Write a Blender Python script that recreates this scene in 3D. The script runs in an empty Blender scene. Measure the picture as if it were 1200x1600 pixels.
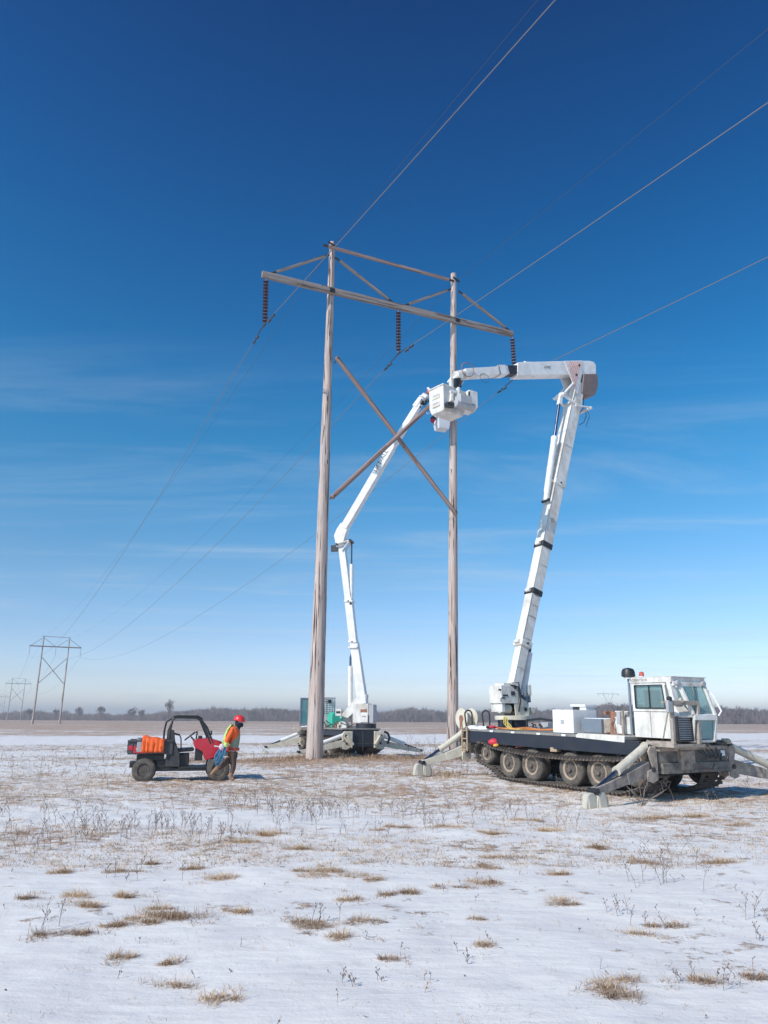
import bpy, math, random
import numpy as np
from mathutils import Vector, Matrix
R = math.radians
S = bpy.context.scene
COL = S.collection
rnd = random.Random(7)

# ------------------------------------------------------------------ camera
FPX, EYE, ROLL = 1155.0, 1.6, 0.005
PITCH = math.atan(324.5 / FPX)
_f = Vector((0, math.cos(PITCH), math.sin(PITCH)))
_u0 = Vector((0, -math.sin(PITCH), math.cos(PITCH)))
_r0 = Vector((1, 0, 0))
_r = _r0 * math.cos(ROLL) + _u0 * math.sin(ROLL)
_u = _u0 * math.cos(ROLL) - _r0 * math.sin(ROLL)
cd = bpy.data.cameras.new('camera')
cam = bpy.data.objects.new('camera', cd)
COL.objects.link(cam)
cd.sensor_fit = 'HORIZONTAL'; cd.sensor_width = 36.0; cd.lens = FPX / 1200 * 36
cd.clip_start = 0.1; cd.clip_end = 9000
m3 = Matrix((_r, _u, -_f)).transposed()
cam.matrix_world = Matrix.Translation((0, 0, EYE)) @ m3.to_4x4()
S.camera = cam

def atY(px, py, Y):
    d = _f + _r * ((px - 600) / FPX) - _u * ((py - 800) / FPX)
    return Vector((0, 0, EYE)) + d * (Y / d.y)

# ------------------------------------------------------------------ light
SUN_AZ = math.atan2(-0.74, -0.67)          # clockwise from +Y
SUN_EL = R(38)
w = bpy.data.worlds.new('World'); S.world = w; w.use_nodes = True
nt = w.node_tree; nt.nodes.clear()
def N(nt, typ, **kw):
    n = nt.nodes.new(typ)
    for k, v in kw.items():
        if k.startswith('i_'):
            n.inputs[k[2:].replace('_', ' ')].default_value = v
        else:
            setattr(n, k, v)
    return n
sky = N(nt, 'ShaderNodeTexSky', sky_type='NISHITA', sun_disc=False, sun_elevation=SUN_EL,
        sun_rotation=SUN_AZ, altitude=100, air_density=1.0, dust_density=0.6, ozone_density=3.0)
gam = N(nt, 'ShaderNodeGamma'); gam.inputs[1].default_value = 1.3
hsv = N(nt, 'ShaderNodeHueSaturation'); hsv.inputs['Saturation'].default_value = 1.1; hsv.inputs['Value'].default_value = 1.0
bg = N(nt, 'ShaderNodeBackground'); bg.inputs[1].default_value = 0.1
out = N(nt, 'ShaderNodeOutputWorld')
tc = N(nt, 'ShaderNodeTexCoord')
# thin cirrus: wisps laid on a high flat layer (direction divided by its height)
sx = N(nt, 'ShaderNodeSeparateXYZ'); nt.links.new(tc.outputs['Generated'], sx.inputs[0])
zc = N(nt, 'ShaderNodeMath', operation='MAXIMUM'); zc.inputs[1].default_value = 0.03
nt.links.new(sx.outputs[2], zc.inputs[0])
dv = N(nt, 'ShaderNodeVectorMath', operation='DIVIDE')
cz = N(nt, 'ShaderNodeCombineXYZ')
for i in range(3): nt.links.new(zc.outputs[0], cz.inputs[i])
nt.links.new(tc.outputs['Generated'], dv.inputs[0]); nt.links.new(cz.outputs[0], dv.inputs[1])
mp = N(nt, 'ShaderNodeMapping'); mp.inputs['Rotation'].default_value = (0, 0, R(-62)); mp.inputs['Scale'].default_value = (0.30, 1.1, 1)
mp.inputs['Location'].default_value = (5.3, 2.6, 0)
nt.links.new(dv.outputs[0], mp.inputs[0])
cn = N(nt, 'ShaderNodeTexNoise'); cn.inputs['Scale'].default_value = 1.0; cn.inputs['Detail'].default_value = 10; cn.inputs['Roughness'].default_value = 0.66; cn.inputs['Distortion'].default_value = 0.6
nt.links.new(mp.outputs[0], cn.inputs[0])
cr = N(nt, 'ShaderNodeMapRange'); cr.interpolation_type = 'SMOOTHSTEP'
cr.inputs[1].default_value = 0.46; cr.inputs[2].default_value = 0.80; cr.inputs[3].default_value = 0; cr.inputs[4].default_value = 0.40
nt.links.new(cn.outputs[0], cr.inputs[0])
cf = N(nt, 'ShaderNodeMapRange'); cf.interpolation_type = 'SMOOTHSTEP'
cf.inputs[1].default_value = 0.55; cf.inputs[2].default_value = 0.22; cf.inputs[3].default_value = 0; cf.inputs[4].default_value = 1
nt.links.new(sx.outputs[2], cf.inputs[0])
cm = N(nt, 'ShaderNodeMath', operation='MULTIPLY'); nt.links.new(cr.outputs[0], cm.inputs[0]); nt.links.new(cf.outputs[0], cm.inputs[1])
mixc = N(nt, 'ShaderNodeMix', data_type='RGBA'); mixc.inputs[7].default_value = (6.5, 7.4, 8.4, 1)
nt.links.new(sky.outputs[0], gam.inputs[0]); nt.links.new(gam.outputs[0], hsv.inputs['Color'])
sr = N(nt, 'ShaderNodeValToRGB')
SKY = [(0, 1.34, 1.30, 1.72), (.0278, 1.18, 1.14, 1.46), (.0524, .99, .93, 1.15), (.1022, .92, .87, .96), (.1864, .84, .93, .89), (.2704, .58, .99, .94), (.3525, .33, 1.0, .97), (.4307, .19, .95, .99), (.5706, .10, .78, .93), (.6838, .06, .60, .82), (.7686, .045, .46, .68), (1, .04, .3, .5)]
el = sr.color_ramp.elements
while len(el) < len(SKY): el.new(.5)
for e_, c_ in zip(el, SKY): e_.position = c_[0]
for e_, c_ in zip(el, SKY): e_.color = (*c_[1:], 1)
nt.links.new(sx.outputs[2], sr.inputs[0])
sm = N(nt, 'ShaderNodeMix', data_type='RGBA', blend_type='MULTIPLY'); sm.inputs[0].default_value = 1
nt.links.new(hsv.outputs[0], sm.inputs[6]); nt.links.new(sr.outputs[0], sm.inputs[7])
nt.links.new(sm.outputs[2], mixc.inputs[6]); nt.links.new(cm.outputs[0], mixc.inputs[0])
nt.links.new(mixc.outputs[2], bg.inputs[0]); nt.links.new(bg.outputs[0], out.inputs[0])

sl = bpy.data.lights.new('sun', 'SUN'); sl.energy = 4.4; sl.angle = R(0.53); sl.color = (1.0, 0.945, 0.88)
so = bpy.data.objects.new('sun', sl); COL.objects.link(so)
sd = Vector((math.sin(SUN_AZ) * math.cos(SUN_EL), math.cos(SUN_AZ) * math.cos(SUN_EL), math.sin(SUN_EL)))
so.rotation_euler = (-sd).to_track_quat('-Z', 'Y').to_euler()
so.location = sd * 60
S.view_settings.view_transform = 'Standard'; S.view_settings.look = 'None'
S.view_settings.exposure = 0.0; S.view_settings.gamma = 1.0
S.cycles.max_bounces = 6; S.cycles.volume_bounces = 0

# ------------------------------------------------------------------ numpy noise
def _hash(ix, iy, seed):
    h = (ix.astype(np.int64) * 374761393 + iy.astype(np.int64) * 668265263 + seed * 982451653) & 0xffffffff
    h = ((h ^ (h >> 13)) * 1274126177) & 0xffffffff
    return ((h ^ (h >> 16)) & 0xffff) / 65535.0
def vnoise(x, y, seed=0):
    x = np.asarray(x, float); y = np.asarray(y, float)
    ix = np.floor(x); iy = np.floor(y); fx = x - ix; fy = y - iy
    fx = fx * fx * (3 - 2 * fx); fy = fy * fy * (3 - 2 * fy)
    a = _hash(ix, iy, seed); b = _hash(ix + 1, iy, seed); c = _hash(ix, iy + 1, seed); d = _hash(ix + 1, iy + 1, seed)
    return a + (b - a) * fx + (c - a) * fy + (a - b - c + d) * fx * fy
def fbm(x, y, o=4, seed=0):
    s = 0; a = .5; t = 0
    for i in range(o):
        s = s + a * vnoise(x * 2 ** i + 17 * i, y * 2 ** i - 9 * i, seed + i); t += a; a *= .5
    return s / t
def sstep(a, b, x):
    t = np.clip((x - a) / (b - a), 0, 1); return t * t * (3 - 2 * t)

def gheight(x, y):
    x = np.asarray(x, float); y = np.asarray(y, float)
    r = np.hypot(x, y)
    h = 0.07 * (fbm(x * .9, y * .9, 3, 3) - .5) + .13 * (fbm(x * .16, y * .16, 2, 9) - .5)
    h = h + .05 * (fbm(x * 2.6, y * 2.6, 3, 21) - .5) * sstep(9, 14, r)
    h = h * (1 - .6 * sstep(60, 160, r))
    h = h + .09 * np.exp(-((x - 2.2) ** 2 + (y - 21.8) ** 2) / 9)
    h = h + .12 * np.exp(-(((x + 2.3) / 1.6) ** 2 + ((y - 31.2) / 1.2) ** 2))
    h = h + .10 * np.exp(-(((x - .3) / 3.2) ** 2 + ((y - 32.3) / .9) ** 2))
    # churned snow round the machines
    ch = np.exp(-(((x - 3.5) / 4.2) ** 2 + ((y - 17.8) / 4.0) ** 2)) + np.exp(-(((x + 5) / 2.6) ** 2 + ((y - 20.4) / 1.6) ** 2))
    h = h + .09 * ch * (fbm(x * 3.4, y * 3.4, 3, 61) - .5)
    h = h * np.clip(r / 4, 0, 1)
    return h
def cover(x, y):
    x = np.asarray(x, float); y = np.asarray(y, float)
    r = np.hypot(x, y)
    big = fbm(x * .11 + 5, y * .22, 3, 40) - .5
    n = y - .45 * x
    c = .15 + .26 * sstep(7.0, 13.0, r + 10 * big) + .04 * sstep(11.5, 19, y + 7 * big)
    c = c + .10 * sstep(84, 90, n) + .05 * sstep(100, 160, n) + .10 * sstep(150, 320, n)
    c = c + .45 * big * sstep(9, 16, r)
    c = c + .16 * sstep(83, 88, n) + .45 * (fbm(x * .02, y * .05, 3, 77) - .5) * sstep(83, 95, n)
    # smooth snow sheet about 12 m out, left of centre
    c = c - .30 * np.exp(-(((x + 4.0) / 3.2) ** 2 + ((y - 13.2) / 1.0) ** 2))
    strip = sstep(56, 60, n + 3 * big) * (1 - sstep(82, 86, n + 5 * big))
    c = c * (1 - strip) + .06 * strip
    # trampled dry grass round the left pole and behind the left machine
    c = c + .45 * np.exp(-(((x + 2.4) / 1.8) ** 2 + ((y - 31.4) / 2.2) ** 2))
    c = c + .40 * np.exp(-(((x - .6) / 3.4) ** 2 + ((y - 32.2) / 1.6) ** 2))
    c = c + .25 * np.exp(-(((x + 5.0) / 3.5) ** 2 + ((y - 30) / 1.2) ** 2))
    return np.clip(c, 0, 1)

# ------------------------------------------------------------------ materials
MATS = {}
def pmat(name, base, rough=.6, metal=0., dirt=None, dscale=3., damt=.35, bump=0., bscale=40., spec=.5, stretch=None, alpha=None, trans=0., coat=0.):
    """painted / dusty surface: base colour broken by a noise of a second colour"""
    if name in MATS: return MATS[name]
    m = bpy.data.materials.new(name); m.use_nodes = True; nt = m.node_tree
    b = nt.nodes['Principled BSDF']
    b.inputs['Base Color'].default_value = (*base, 1); b.inputs['Roughness'].default_value = rough
    b.inputs['Metallic'].default_value = metal; b.inputs['Specular IOR Level'].default_value = spec
    if coat: b.inputs['Coat Weight'].default_value = coat
    if trans: b.inputs['Transmission Weight'].default_value = trans
    t = N(nt, 'ShaderNodeTexCoord'); vec = t.outputs['Object']
    if stretch:
        mpp = N(nt, 'ShaderNodeMapping'); mpp.inputs['Scale'].default_value = stretch
        nt.links.new(vec, mpp.inputs[0]); vec = mpp.outputs[0]
    if dirt is not None:
        n1 = N(nt, 'ShaderNodeTexNoise'); n1.inputs['Scale'].default_value = dscale; n1.inputs['Detail'].default_value = 8; n1.inputs['Roughness'].default_value = .68
        nt.links.new(vec, n1.inputs[0])
        r1 = N(nt, 'ShaderNodeMapRange'); r1.inputs[1].default_value = .42; r1.inputs[2].default_value = .72; r1.inputs[3].default_value = 0; r1.inputs[4].default_value = damt
        nt.links.new(n1.outputs[0], r1.inputs[0])
        mx = N(nt, 'ShaderNodeMix', data_type='RGBA'); mx.inputs[6].default_value = (*base, 1); mx.inputs[7].default_value = (*dirt, 1)
        nt.links.new(r1.outputs[0], mx.inputs[0]); nt.links.new(mx.outputs[2], b.inputs['Base Color'])
        ra = N(nt, 'ShaderNodeMapRange'); ra.inputs[3].default_value = rough; ra.inputs[4].default_value = min(1, rough + .35)
        nt.links.new(r1.outputs[0], ra.inputs[0]); nt.links.new(ra.outputs[0], b.inputs['Roughness'])
    if bump:
        n2 = N(nt, 'ShaderNodeTexNoise'); n2.inputs['Scale'].default_value = bscale; n2.inputs['Detail'].default_value = 5
        nt.links.new(vec, n2.inputs[0])
        bp = N(nt, 'ShaderNodeBump'); bp.inputs['Strength'].default_value = bump; bp.inputs['Distance'].default_value = .02
        nt.links.new(n2.outputs[0], bp.inputs['Height']); nt.links.new(bp.outputs[0], b.inputs['Normal'])
    MATS[name] = m
    return m

WHITE = pmat('white_paint', (.74, .725, .69), .42, dirt=(.32, .25, .18), dscale=3.2, damt=.75, stretch=(1, 1, .5), bump=.03, bscale=25)
WHITEC = pmat('clean_white_paint', (.80, .79, .775), .38, dirt=(.40, .34, .28), dscale=3.0, damt=.45, bump=.02, bscale=30)
CREAM = pmat('dusty_cream_paint', (.66, .61, .50), .5, dirt=(.33, .24, .16), dscale=4, damt=.55, bump=.05, bscale=30)
GREYP = pmat('grey_paint', (.42, .43, .45), .5, dirt=(.25, .2, .17), dscale=4, damt=.4)
BLUEGREY = pmat('blue_grey_paint', (.16, .20, .25), .5, dirt=(.3, .26, .22), dscale=4, damt=.35)
NAVY = pmat('dark_frame_paint', (.014, .020, .034), .5, dirt=(.06, .052, .048), dscale=3, damt=.35, bump=.05)
BLACK = pmat('black_plastic', (.018, .018, .020), .45, dirt=(.12, .10, .09), dscale=5, damt=.3)
BLACKS = pmat('black_steel', (.02, .02, .024), .35, dirt=(.09, .08, .07), dscale=6, damt=.3)
RUBBER = pmat('dusty_rubber', (.070, .062, .054), .85, dirt=(.25, .20, .16), dscale=5, damt=.75, bump=.15, bscale=60)
RIM = pmat('muddy_rim', (.40, .30, .215), .75, dirt=(.13, .10, .08), dscale=9, damt=.7, bump=.1)
MUD = pmat('mud_caked_steel', (.40, .335, .28), .85, dirt=(.12, .10, .088), dscale=5, damt=.95, bump=.25, bscale=35)
RUST = pmat('rusty_steel', (.34, .16, .10), .85, dirt=(.14, .08, .06), dscale=8, damt=.7, bump=.2, bscale=50)
TRACKM = pmat('track_steel', (.105, .085, .074), .8, dirt=(.25, .20, .17), dscale=8, damt=.7, bump=.2, bscale=50)
STEEL = pmat('bare_steel', (.42, .42, .43), .35, metal=.9, dirt=(.2, .16, .13), dscale=8, damt=.4)
CHROME = pmat('cylinder_rod', (.10, .13, .19), .22, metal=.85)
GREEN = pmat('green_enamel', (.03, .42, .29), .45, dirt=(.12, .22, .18), dscale=5, damt=.3)
REDP = pmat('red_paint', (.55, .012, .035), .30, dirt=(.35, .12, .11), dscale=5, damt=.35, coat=.3)
REDB = pmat('red_plastic', (.60, .02, .05), .5, dirt=(.3, .1, .08), dscale=8, damt=.4)
ORANGE = pmat('orange_fabric', (.95, .15, .03), .8, dirt=(.55, .07, .02), dscale=12, damt=.5, bump=.3, bscale=30)
YEL = pmat('yellow_rope', (.62, .48, .13), .8, dirt=(.35, .27, .1), dscale=20, damt=.5)
ORROPE = pmat('orange_hose', (.60, .22, .06), .7, dirt=(.35, .15, .06), dscale=20, damt=.5)
BLUEROPE = pmat('blue_rope', (.03, .20, .36), .8, dirt=(.10, .38, .55), dscale=25, damt=.7)
LIME = pmat('lime_vest', (.62, .78, .22), .8, dirt=(.35, .40, .20), dscale=10, damt=.5, bump=.3)
VESTG = pmat('vest_mesh', (.26, .30, .20), .85, dirt=(.45, .48, .42), dscale=9, damt=.5, bump=.3)
BROWNP = pmat('brown_canvas', (.115, .070, .052), .9, dirt=(.07, .045, .04), dscale=9, damt=.6, bump=.4, bscale=20)
BOOT = pmat('tan_leather', (.30, .17, .10), .75, dirt=(.16, .10, .07), dscale=14, damt=.6)
SKIN = pmat('skin', (.48, .28, .21), .55)
HELM = pmat('red_helmet', (.72, .03, .035), .35)
SNOWM = pmat('loose_snow', (.86, .87, .90), .8, bump=.4, bscale=14)
INSUL = pmat('brown_porcelain', (.055, .008, .012), .45, spec=.25)
ALU = pmat('weathered_wire', (.20, .19, .19), .5, metal=.3)
WIRED = pmat('dark_wire', (.05, .055, .07), .6)
CONC = pmat('pale_pad', (.50, .47, .40), .85, dirt=(.35, .3, .22), dscale=9, damt=.5, bump=.2)
SCREEN = pmat('dark_interior', (.03, .035, .04), .8)
GLASSY = pmat('tinted_glass', (.10, .26, .28), .06, spec=.9, dirt=(.30, .40, .42), dscale=2.5, damt=.5)
BEAC = pmat('amber_red_lens', (.60, .10, .05), .25, coat=.5)
STRIPE = pmat('orange_stripe', (.75, .22, .12), .5)
INK = pmat('black_lettering', (.02, .025, .05), .5)
INKG = pmat('grey_lettering', (.16, .16, .15), .5)
LABELW = pmat('pale_sticker', (.75, .76, .76), .5)
LIGHTL = pmat('lamp_glass', (.55, .55, .55), .15, spec=.8)
WOODP = pmat('plank_wood', (.42, .30, .20), .8, dirt=(.2, .13, .09), dscale=6, damt=.6)

def glassmat():
    m = bpy.data.materials.new('window_glass'); m.use_nodes = True; nt = m.node_tree; nt.nodes.clear()
    o = N(nt, 'ShaderNodeOutputMaterial'); mx = N(nt, 'ShaderNodeMixShader')
    tr = N(nt, 'ShaderNodeBsdfTransparent'); tr.inputs[0].default_value = (.74, .88, .88, 1)
    pb = N(nt, 'ShaderNodeBsdfPrincipled'); pb.inputs['Base Color'].default_value = (.30, .40, .41, 1); pb.inputs['Roughness'].default_value = .05
    mx.inputs[0].default_value = .36
    nt.links.new(tr.outputs[0], mx.inputs[1]); nt.links.new(pb.outputs[0], mx.inputs[2]); nt.links.new(mx.outputs[0], o.inputs[0])
    return m
GLASS = glassmat()

def woodmat(name, c1, c2, crack, vertical=True, sc=1.):
    m = bpy.data.materials.new(name); m.use_nodes = True; nt = m.node_tree; b = nt.nodes['Principled BSDF']
    b.inputs['Roughness'].default_value = .9; b.inputs['Specular IOR Level'].default_value = .2
    t = N(nt, 'ShaderNodeTexCoord')
    mp = N(nt, 'ShaderNodeMapping'); mp.inputs['Scale'].default_value = (9 * sc, 9 * sc, .35) if vertical else (.35, 9 * sc, 9 * sc)
    nt.links.new(t.outputs['Object'], mp.inputs[0])
    n1 = N(nt, 'ShaderNodeTexNoise'); n1.inputs['Scale'].default_value = 1.6; n1.inputs['Detail'].default_value = 6; n1.inputs['Roughness'].default_value = .6
    nt.links.new(mp.outputs[0], n1.inputs[0])
    cr = N(nt, 'ShaderNodeValToRGB'); cr.color_ramp.elements[0].position = .33; cr.color_ramp.elements[0].color = (*c2, 1)
    cr.color_ramp.elements[1].position = .62; cr.color_ramp.elements[1].color = (*c1, 1)
    nt.links.new(n1.outputs[0], cr.inputs[0])
    # large blotches
    n3 = N(nt, 'ShaderNodeTexNoise'); n3.inputs['Scale'].default_value = .9; n3.inputs['Detail'].default_value = 4
    nt.links.new(t.outputs['Object'], n3.inputs[0])
    r3 = N(nt, 'ShaderNodeMapRange'); r3.inputs[1].default_value = .45; r3.inputs[2].default_value = .7; r3.inputs[4].default_value = .5
    nt.links.new(n3.outputs[0], r3.inputs[0])
    m3_ = N(nt, 'ShaderNodeMix', data_type='RGBA'); m3_.inputs[7].default_value = (c1[0] * .85, c1[1] * .74, c1[2] * .68, 1)
    nt.links.new(r3.outputs[0], m3_.inputs[0]); nt.links.new(cr.outputs[0], m3_.inputs[6])
    # checks (cracks)
    mp2 = N(nt, 'ShaderNodeMapping'); mp2.inputs['Scale'].default_value = (16 * sc, 16 * sc, .55) if vertical else (.55, 16 * sc, 16 * sc)
    nt.links.new(t.outputs['Object'], mp2.inputs[0])
    n2 = N(nt, 'ShaderNodeTexNoise'); n2.inputs['Scale'].default_value = .8; n2.inputs['Detail'].default_value = 3; n2.inputs['Distortion'].default_value = .4
    nt.links.new(mp2.outputs[0], n2.inputs[0])
    r2 = N(nt, 'ShaderNodeMapRange'); r2.inputs[1].default_value = .585; r2.inputs[2].default_value = .62
    nt.links.new(n2.outputs[0], r2.inputs[0])
    m2 = N(nt, 'ShaderNodeMix', data_type='RGBA'); m2.inputs[7].default_value = (*crack, 1)
    mp4 = N(nt, 'ShaderNodeMapping'); mp4.inputs['Scale'].default_value = (6 * sc, 6 * sc, 1.1) if vertical else (1.1, 6 * sc, 6 * sc); nt.links.new(t.outputs['Object'], mp4.inputs[0])
    n4 = N(nt, 'ShaderNodeTexNoise'); n4.inputs['Scale'].default_value = 1.; n4.inputs['Detail'].default_value = 5; n4.inputs['Roughness'].default_value = .7; nt.links.new(mp4.outputs[0], n4.inputs[0])
    r4 = N(nt, 'ShaderNodeMapRange'); r4.inputs[1].default_value = .66; r4.inputs[2].default_value = .69; nt.links.new(n4.outputs[0], r4.inputs[0])
    mx4 = N(nt, 'ShaderNodeMath', operation='MAXIMUM'); nt.links.new(r4.outputs[0], mx4.inputs[0]); nt.links.new(r2.outputs[0], mx4.inputs[1])
    nt.links.new(mx4.outputs[0], m2.inputs[0]); nt.links.new(m3_.outputs[2], m2.inputs[6]); nt.links.new(m2.outputs[2], b.inputs['Base Color'])
    bp = N(nt, 'ShaderNodeBump'); bp.inputs['Strength'].default_value = .5; bp.inputs['Distance'].default_value = .02
    sb = N(nt, 'ShaderNodeMath', operation='SUBTRACT'); nt.links.new(n1.outputs[0], sb.inputs[0]); nt.links.new(r2.outputs[0], sb.inputs[1])
    nt.links.new(sb.outputs[0], bp.inputs['Height']); nt.links.new(bp.outputs[0], b.inputs['Normal'])
    return m
POLEW = woodmat('weathered_pole_wood', (.57, .48, .435), (.30, .235, .21), (.05, .028, .024))
ARMW = woodmat('weathered_arm_wood', (.30, .265, .25), (.19, .16, .15), (.10, .075, .065), vertical=False)
BRACEW = woodmat('brown_brace_wood', (.34, .255, .235), (.24, .165, .145), (.15, .095, .08), vertical=False)

# ------------------------------------------------------------------ mesh builder
class MB:
    def __init__(s): s.v = []; s.f = []; s.mi = []; s.m = 0
    def mat(s, i): s.m = i; return s
    def add(s, vs, fs, M=None):
        o = len(s.v)
        s.v += [tuple(M @ Vector(p)) if M else tuple(p) for p in vs]
        s.f += [tuple(i + o for i in f) for f in fs]; s.mi += [s.m] * len(fs)
        return s
    def box(s, x0, x1, y0, y1, z0, z1, M=None):
        vs = [(x, y, z) for z in (z0, z1) for y in (y0, y1) for x in (x0, x1)]
        return s.add(vs, [(0, 2, 3, 1), (4, 5, 7, 6), (0, 1, 5, 4), (2, 6, 7, 3), (0, 4, 6, 2), (1, 3, 7, 5)], M)
    def frame(s, a, b, up):
        a = Vector(a); b = Vector(b); d = (b - a).normalized(); up = Vector(up)
        x = d.cross(up)
        if x.length < 1e-4: x = d.cross(Vector((1, 0, 0)))
        x.normalize(); y = x.cross(d).normalized()
        return a, b, d, x, y
    def beam(s, a, b, wd, h, up=(0, 0, 1), w2=None, h2=None):
        a, b, d, x, y = s.frame(a, b, up); w2 = w2 or wd; h2 = h2 or h
        vs = [a + x * i * wd / 2 + y * j * h / 2 for i, j in ((-1, -1), (1, -1), (1, 1), (-1, 1))] + [b + x * i * w2 / 2 + y * j * h2 / 2 for i, j in ((-1, -1), (1, -1), (1, 1), (-1, 1))]
        return s.add(vs, [(3, 2, 1, 0), (4, 5, 6, 7), (0, 1, 5, 4), (1, 2, 6, 5), (2, 3, 7, 6), (3, 0, 4, 7)])
    def cyl(s, a, b, r, r2=None, n=16, cap=True):
        r2 = r if r2 is None else r2
        a, b, d, x, y = s.frame(a, b, (0, 0, 1) if abs((Vector(b) - Vector(a)).normalized().z) < .95 else (1, 0, 0))
        vs = []
        for p, rr in ((a, r), (b, r2)):
            for k in range(n):
                t = 2 * math.pi * k / n; vs.append(p + x * math.cos(t) * rr + y * math.sin(t) * rr)
        fs = [(k, (k + 1) % n, n + (k + 1) % n, n + k) for k in range(n)]
        if cap: fs += [tuple(range(n - 1, -1, -1)), tuple(range(n, 2 * n))]
        return s.add(vs, fs)
    def lathe(s, a, b, prof, n=20):
        """prof: (t along a->b in metres, radius)"""
        a, b, d, x, y = s.frame(a, b, (0, 0, 1) if abs((Vector(b) - Vector(a)).normalized().z) < .95 else (1, 0, 0))
        vs = []
        for t, rr in prof:
            for k in range(n):
                g = 2 * math.pi * k / n; vs.append(a + d * t + x * math.cos(g) * rr + y * math.sin(g) * rr)
        fs = []
        for j in range(len(prof) - 1):
            for k in range(n): fs.append((j * n + k, j * n + (k + 1) % n, (j + 1) * n + (k + 1) % n, (j + 1) * n + k))
        fs += [tuple(range(n - 1, -1, -1)), tuple(range((len(prof) - 1) * n, len(prof) * n))]
        return s.add(vs, fs)
    def tube(s, pts, r, n=6, r2=None):
        pts = [Vector(p) for p in pts]; vs = []; L = len(pts); up = Vector((0, 0, 1)); px = None
        for i, p in enumerate(pts):
            d = (pts[min(i + 1, L - 1)] - pts[max(i - 1, 0)]).normalized()
            if px is None:
                x = d.cross(up)
                if x.length < .05: x = d.cross(Vector((0, 1, 0)))
            else: x = px - d * px.dot(d)
            x.normalize(); px = x; y = x.cross(d)
            rr = r if r2 is None else r + (r2 - r) * i / (L - 1)
            for k in range(n):
                t = 2 * math.pi * k / n; vs.append(p + x * math.cos(t) * rr + y * math.sin(t) * rr)
        fs = [(j * n + k, j * n + (k + 1) % n, (j + 1) * n + (k + 1) % n, (j + 1) * n + k) for j in range(L - 1) for k in range(n)]
        fs += [tuple(range(n - 1, -1, -1)), tuple(range((L - 1) * n, L * n))]
        return s.add(vs, fs)
    def prism(s, prof, c0, c1, ax='y', M=None):
        """prof 2-D polygon in (x,z) extruded y0..y1, or (y,z) along x, or (x,y) along z"""
        n = len(prof)
        def P(p, c): return {'y': (p[0], c, p[1]), 'x': (c, p[0], p[1]), 'z': (p[0], p[1], c)}[ax]
        vs = [P(p, c0) for p in prof] + [P(p, c1) for p in prof]
        fs = [tuple(range(n)), tuple(range(2 * n - 1, n - 1, -1))] + [((k + 1) % n, k, n + k, n + (k + 1) % n) for k in range(n)]
        return s.add(vs, fs, M)
    def sphere(s, c, r, n=12, m=8, sc=(1, 1, 1)):
        vs = [];
        for j in range(m + 1):
            ph = math.pi * j / m
            for k in range(n):
                t = 2 * math.pi * k / n
                vs.append((c[0] + r * sc[0] * math.sin(ph) * math.cos(t), c[1] + r * sc[1] * math.sin(ph) * math.sin(t), c[2] + r * sc[2] * math.cos(ph)))
        fs = [(j * n + k, (j + 1) * n + k, (j + 1) * n + (k + 1) % n, j * n + (k + 1) % n) for j in range(m) for k in range(n)]
        return s.add(vs, fs)
    def build(s, name, mats, parent=None, world=False, bevel=0., smooth=35, merge=False):
        me = bpy.data.meshes.new(name)
        vs = s.v
        if world and parent is not None:
            inv = WM(parent).inverted(); vs = [tuple(inv @ Vector(p)) for p in vs]
        me.from_pydata(vs, [], s.f)
        if not isinstance(mats, (list, tuple)): mats = [mats]
        for mm in mats: me.materials.append(mm)
        me.polygons.foreach_set('material_index', s.mi)
        import bmesh
        bm = bmesh.new(); bm.from_mesh(me)
        if merge: bmesh.ops.remove_doubles(bm, verts=bm.verts, dist=1e-5)
        bmesh.ops.recalc_face_normals(bm, faces=bm.faces); bm.to_mesh(me); bm.free()
        if smooth:
            me.polygons.foreach_set('use_smooth', [True] * len(me.polygons)); me.set_sharp_from_angle(angle=R(smooth))
        me.update()
        o = bpy.data.objects.new(name, me); COL.objects.link(o)
        if parent is not None: o.parent = parent
        if bevel:
            md = o.modifiers.new('bevel', 'BEVEL'); md.width = bevel; md.segments = 2; md.limit_method = 'ANGLE'; md.angle_limit = R(40)
        return o
def WM(o):
    M = o.matrix_basis.copy(); p = o.parent
    while p is not None: M = p.matrix_basis @ M; p = p.parent
    return M
def tag(o, label=None, cat=None, group=None, kind=None):
    if label: o['label'] = label
    if cat: o['category'] = cat
    if group: o['group'] = group
    if kind: o['kind'] = kind
    return o
def thing(name, label, cat, loc=(0, 0, 0), rot=(0, 0, 0), group=None):
    o = bpy.data.objects.new(name, None); COL.objects.link(o); o.location = loc; o.rotation_euler = rot
    o.empty_display_size = .3
    return tag(o, label, cat, group)
def npmesh(name, V, faces_by_size, mats, attr=None, smooth=False):
    """fast mesh from numpy; faces_by_size: list of (k, array[n,k])"""
    me = bpy.data.meshes.new(name)
    me.vertices.add(len(V)); me.vertices.foreach_set('co', np.asarray(V, np.float32).ravel())
    loops = np.concatenate([a.ravel() for k, a in faces_by_size]); tot = np.concatenate([np.full(len(a), k) for k, a in faces_by_size])
    st = np.concatenate([[0], np.cumsum(tot)[:-1]])
    me.loops.add(len(loops)); me.loops.foreach_set('vertex_index', loops.astype(np.int32))
    me.polygons.add(len(tot)); me.polygons.foreach_set('loop_start', st.astype(np.int32))
    if smooth: me.polygons.foreach_set('use_smooth', np.ones(len(tot), bool))
    for m in (mats if isinstance(mats, (list, tuple)) else [mats]): me.materials.append(m)
    if attr:
        for k, a in attr.items():
            at = me.attributes.new(k, 'FLOAT', 'POINT'); at.data.foreach_set('value', np.asarray(a, np.float32))
    me.update(calc_edges=True); me.validate()
    o = bpy.data.objects.new(name, me); COL.objects.link(o)
    return o
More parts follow.
